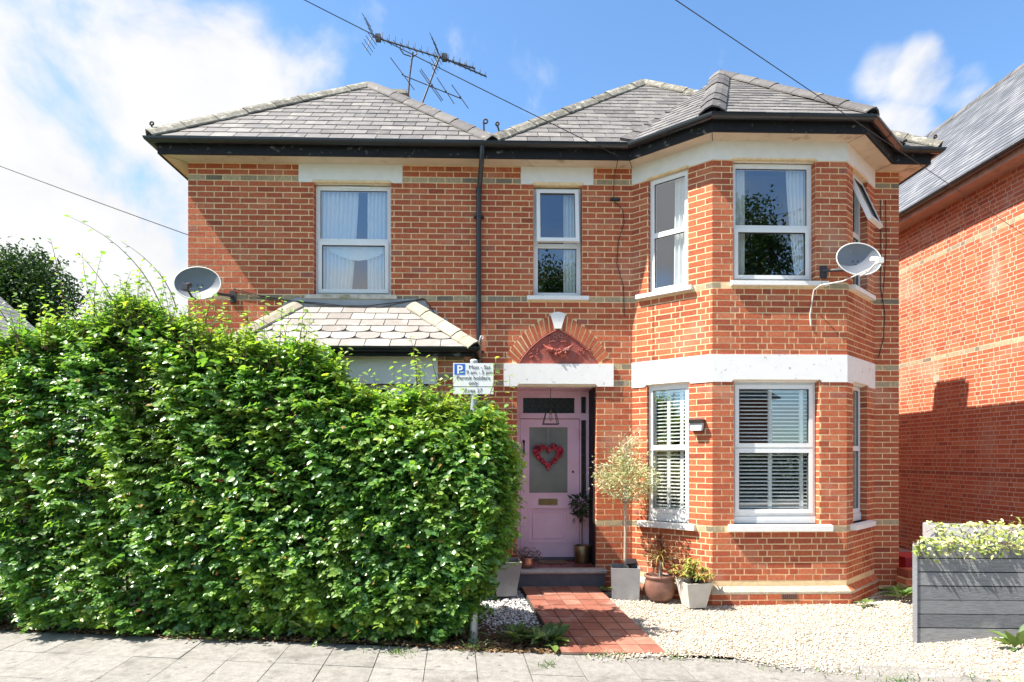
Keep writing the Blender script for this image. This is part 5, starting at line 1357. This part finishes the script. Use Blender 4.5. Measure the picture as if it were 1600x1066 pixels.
P_, D_, N_ = [], [], []
cl = [(1.25, -.02, .10), (1.65, .02, .08), (1.95, -.02, .1), (2.35, -.2, .15), (2.75, -.2, .1), (3.1, -.26, .2), (3.5, -.32, .2), (4.0, -.28, .25), (-.9, -.2, .1), (.45, -.33, .04), (4.5, -.3, .2), (1.0, .0, .08), (3.3, -.42, .12)]
for cx, dy, sp in cl:
    for i in range(random.choice((12, 30, 60))):
        x = cx+random.gauss(0, sp); y = edge_y(cx)+dy+random.gauss(0, .06); P_.append((x, y, -.02)); D_.append((rn(-.7, .7), rn(-.7, .5), rn(.3, 1))); N_.append((rn(-1, 1), rn(-1, 1), .3))
n = len(P_); tag(leaves('grass', P_, D_, N_, RNG.uniform(.03, .075, n), RNG.uniform(.004, .009, n), RNG.uniform(.3, 1, n), 'weed_leaf', None, 'strap'), None, kind='stuff')

# parking sign on its post
t = thing('parking_sign', 'white permit parking sign with a blue P, on a grey post standing in the hedge', 'sign', (-.205, -2.25, 0))
m = MB(); m.tube([(-.205, -2.235, -.02), (-.205, -2.235, 2.735)], .038, 'galvanised', 14); m.ball((-.205, -2.225, 2.735), .039, 'white_plastic', n=14, sq=(1, 1, .45)); obj('post', m, t)
m = MB(); sx0, sx1, sz0, sz1 = -.405, -.012, 2.405, 2.708; y = -2.272
m.box(sx0, sx1, y, y+.006, sz0, sz1, 'galvanised'); m.box(sx0+.003, sx1-.003, y-.001, y, 2.482, sz1-.003, 'sign_white'); m.box(sx0+.003, sx1-.003, y-.001, y, sz0+.003, 2.474, 'sign_white')
m.box(sx0, sx1, y-.0008, y, 2.4745, 2.4815, 'sign_black')
pl = obj('sign_plate', m, t)
m = MB(); m.box(-.392, -.288, y-.0025, y-.001, 2.594, 2.698, 'sign_blue'); obj('symbol', m, pl)
def st(s, x, z, size, mat='sign_black', al='CENTER', bold=.0012): text(s, size, mat, pl, Matrix.Translation((x, y-.003, z)) @ UP, .0006, align=al, bold=bold)
st('P', -.340, 2.606, .112, 'sign_white', bold=.003)
st('Mon - Sat', -.148, 2.650, .054, bold=.0); st('9 am - 5 pm', -.150, 2.601, .052, bold=.0); st('Permit holders', -.208, 2.546, .054, bold=.0); st('only', -.208, 2.497, .054, bold=.0); st('Area 27', -.208, 2.424, .054, bold=.0)

# ------------------------------------------------------------------ farther things
def tree(name, label, base, trunk_h, r, blobs, nleaf, lsz, mat='tree_leaf', group=None):
    t = thing(name, label, 'tree', base, group); m = MB(); b = Vector(base)
    top = b+Vector((rn(-.3, .3), 0, trunk_h)); m.tube([b, b.lerp(top, .5)+Vector((rn(-.15, .15), 0, 0)), top], [r, r*.75, r*.5], 'bark', 9)
    for bl in blobs:
        c = Vector(bl[:3]); mid = top.lerp(c, .5)+Vector((0, 0, .2)); m.tube([b.lerp(top, .8), mid, c], [r*.45, r*.25, r*.08], 'bark', 6)
        for k in range(4):
            e = c+Vector((rn(-1, 1)*bl[3], rn(-1, 1)*bl[3], rn(-.6, 1)*bl[3]))*.8; m.tube([mid.lerp(c, .5), e], [r*.14, r*.03], 'bark', 4)
    obj('trunk', m, t)
    P, v = crown_pts(nleaf, blobs); k = RNG.integers(0, nleaf//26, nleaf)   # gather into sprays so that the sky shows through
    ctr = P[k % nleaf]; P = ctr+RNG.normal(0, lsz*1.25, (nleaf, 3))
    leaves('crown', P, v+RNG.normal(0, .6, v.shape), RNG.normal(0, .5, v.shape)+np.array([0, -.1, .8]), RNG.uniform(lsz*.6, lsz*1.1, nleaf), RNG.uniform(lsz*.4, lsz*.7, nleaf), RNG.random(nleaf), mat, t)
    return t
def blobs(c, R_, n, r0, r1, flat=.8):
    o = []
    for i in range(n):
        v = Vector((random.gauss(0, 1), random.gauss(0, 1), random.gauss(0, 1))).normalized()*rn(.45, 1); o.append((c[0]+v.x*R_, c[1]+v.y*R_, c[2]+v.z*R_*flat, rn(r0, r1)))
    return o
tree('garden_tree', 'dense dark green tree beyond the hedge at the far left', (-20.6, 17, 0), 4.5, .3, blobs((-20.9, 17, 7.4), 3.1, 34, 1.1, 1.7), 80000, .2)
tree('garden_tree', 'light green leafy bush between the far tree and the house corner, over the hedge', (-11.6, 12, 0), 3.2, .12, blobs((-11.7, 12, 5.6), 1.2, 14, .5, .9), 14000, .12, 'bush_leaf')
fh = thing('far_house', 'pale tiled roof slope of a low house just showing over the hedge at far left', 'house', (-16, 9, 0))
m = MB(); m.box(-21.0, -14.9, 7, 13, 0, 4.9, 'brick_plain'); obj('wall', m, fh)
m = MB(); slates(m, [(-14.3, 6.7, 4.85), (-14.3, 13.3, 4.85), (-18.1, 13.3, 8.3), (-17.3, 6.7, 8.3)], .3, .25, 'slate_bay'); slates(m, [(-21.1, 13.3, 4.85), (-21.1, 6.7, 4.85), (-18.1, 6.7, 8.3), (-18.1, 13.3, 8.3)], .4, .3, 'slate_bay')
m.prism([(-21.0, 7.0, 4.9), (-14.9, 7.0, 4.9), (-18.1, 7.0, 8.1)], (0, .1, 0), 'white_render'); obj('roof', m, fh)
# across the street, seen in the window panes
gs = 'trees across the street'
tree('street_tree', 'tall dark tree across the street mirrored in the wide upper bay window', (10.6, -23, 0), 7, .35, blobs((9.4, -23, 10.0), 4.6, 34, 1.3, 2.0, .85), 34000, .22, group=gs)
tree('street_tree', 'green tree across the street mirrored in the narrow window over the arch', (1.8, -22, 0), 4, .28, blobs((2.2, -22, 8.0), 3.2, 22, 1.0, 1.6, .8), 24000, .2, group=gs)
oh = thing('opposite_house', 'brick house with a gabled roof across the street, mirrored in the ground floor panes', 'house', (9, -30, 0))
m = MB(); m.box(1, 16, -36, -28, 0, 5.2, 'brick_plain'); obj('wall', m, oh)
m = MB(); m.prism([(.6, -27.6, 5.15), (16.4, -27.6, 5.15), (8.5, -27.6, 9.6)], (0, -9, 0), 'slate_far', .5); obj('roof', m, oh)
m = MB(); 
for x in (3, 7.5, 12): m.box(x, x+1.4, -28.02, -27.98, 1, 2.6, 'upvc'); m.box(x+.1, x+1.3, -27.97, -27.96, 1.1, 2.5, 'leaded_glass')
obj('window', m, oh)
m = thing('street_hedge', 'clipped hedge along the opposite pavement, mirrored in the lower bay panes', 'hedge', (4, -19, 0))
n = 9000; P = np.stack([RNG.uniform(-8, 18, n), -19+RNG.uniform(-.5, .5, n), RNG.uniform(.05, 2.0, n)], 1)
leaves('foliage', P, RNG.normal(0, 1, (n, 3)), RNG.normal(0, .6, (n, 3))+np.array([0, .4, .6]), np.full(n, .22), np.full(n, .16), RNG.random(n), 'tree_leaf', m)

# ------------------------------------------------------------------ sky, sun, camera
SUN = Vector((1, .235, -1.445)).normalized(); TS = -SUN
EL = math.asin(TS.z); ROT = math.atan2(TS.x, TS.y)
W = bpy.data.worlds.new('World'); S.world = W; W.use_nodes = True
t = W.node_tree; t.nodes.clear()
out = t.nodes.new('ShaderNodeOutputWorld'); bg = t.nodes.new('ShaderNodeBackground')
sky = t.nodes.new('ShaderNodeTexSky'); sky.sky_type = 'NISHITA'; sky.sun_disc = False; sky.sun_elevation = EL; sky.sun_rotation = ROT
sky.air_density = 1.0; sky.dust_density = .6; sky.ozone_density = 2.0
tc = t.nodes.new('ShaderNodeTexCoord'); D = tc.outputs['Generated']
def math_(op, a, b=None, c=None):
    n = t.nodes.new('ShaderNodeMath'); n.operation = op
    for i, v in enumerate((a, b, c)):
        if v is None: continue
        if hasattr(v, 'is_linked'): lk(t, v, n.inputs[i])
        else: n.inputs[i].default_value = v
    return n.outputs[0]
def blob(d, wdt, amp):
    d = Vector(d).normalized(); n = t.nodes.new('ShaderNodeVectorMath'); n.operation = 'DISTANCE'; lk(t, D, n.inputs[0]); n.inputs[1].default_value = d
    mr = t.nodes.new('ShaderNodeMapRange'); mr.interpolation_type = 'SMOOTHSTEP'; lk(t, n.outputs['Value'], mr.inputs[0])
    mr.inputs[1].default_value = wdt; mr.inputs[2].default_value = wdt*.25; mr.inputs[3].default_value = 0; mr.inputs[4].default_value = amp
    return mr.outputs[0]
CLOUDS = [((310, 180), .30, .62), ((60, 190), .28, .56), ((420, 140), .18, .46), ((5, 70), .22, .50), ((170, 300), .26, .5), ((110, 470), .46, .72), ((380, 300), .28, .5), ((250, 440), .3, .7), ((1440, 118), .075, .62), ((1500, 135), .06, .5), ((1385, 115), .06, .5), ((1400, 210), .085, .6), ((860, 150), .10, .12), ((540, 110), .14, .16)]
def pdir(px, py):
    u, v, th = (px-800)/956, (714-py)/956, R(1.6); return (u*math.cos(th)+math.sin(th), math.cos(th)-u*math.sin(th), v)
cov = None
for (px_, wd, am) in CLOUDS:
    b = blob(pdir(*px_), wd, am); cov = b if cov is None else math_('MAXIMUM', cov, b)
for d, wd, am in (((.1, -1, .45), .35, .4), ((-.8, -1, .6), .5, .5), ((.8, -1, .25), .5, .4), ((-1, .2, .25), .7, .5), ((-.95, -.4, .42), .35, .6), ((.1, -.15, 1), .85, .8), ((-.3, -1, .22), .3, .42), ((1, -.3, .5), .6, .5)):  # pane-reflection clouds, plus unseen overhead and right-hand ones added to whiten ambient light
    cov = math_('MAXIMUM', cov, blob(d, wd, am))
nz = t.nodes.new('ShaderNodeTexNoise'); nz.inputs['Scale'].default_value = 5.5; nz.inputs['Detail'].default_value = 9; nz.inputs['Roughness'].default_value = .56; nz.inputs['Distortion'].default_value = .25
lk(t, D, nz.inputs['Vector'])
nz2 = t.nodes.new('ShaderNodeTexNoise'); nz2.inputs['Scale'].default_value = 2.3; nz2.inputs['Detail'].default_value = 3; lk(t, D, nz2.inputs['Vector'])
den = math_('ADD', math_('MULTIPLY', math_('SUBTRACT', nz.outputs['Fac'], .5), 1.5), math_('ADD', cov, math_('MULTIPLY', math_('SUBTRACT', nz2.outputs['Fac'], .5), .35)))
mr = t.nodes.new('ShaderNodeMapRange'); mr.interpolation_type = 'SMOOTHSTEP'; lk(t, den, mr.inputs[0]); mr.inputs[1].default_value = .20; mr.inputs[2].default_value = .62
CL = (5.0, 5.03, 5.12)
shade = mixc(t, 'MIX', math_('MULTIPLY', math_('SUBTRACT', nz.outputs['Fac'], .36), 2.6), tuple(c*.90 for c in CL), tuple(c*1.12 for c in CL))
colr = mixc(t, 'MIX', mr.outputs[0], mixc(t, 'MULTIPLY', 1., sky.outputs[0], (1.04, 1.33, 1.5)), shade)
lk(t, colr, bg.inputs['Color']); bg.inputs['Strength'].default_value = .07
lk(t, bg.outputs[0], out.inputs[0])
L = bpy.data.lights.new('sun', 'SUN'); L.energy = 4.4; L.angle = R(.5); L.color = (1, .93, .82)
lo = bpy.data.objects.new('sun', L); COL.objects.link(lo); lo.rotation_euler = SUN.to_track_quat('-Z', 'Y').to_euler()
cam = bpy.data.cameras.new('camera'); co = bpy.data.objects.new('camera', cam); COL.objects.link(co)
co.location = (0, -8.2, 1.8); co.rotation_euler = (R(90), 0, R(-1.6)); cam.sensor_width = 36; cam.lens = 36*956/1600
cam.shift_y = (714-533)/1600; cam.clip_end = 2000; cam.clip_start = .05; S.camera = co
S.view_settings.view_transform = 'Standard'; S.view_settings.look = 'None'; S.view_settings.exposure = 1.52; S.view_settings.gamma = 1
S.render.engine = 'CYCLES'; S.cycles.max_bounces = 10; S.cycles.transparent_max_bounces = 16; S.cycles.caustics_reflective = False; S.cycles.caustics_refractive = False
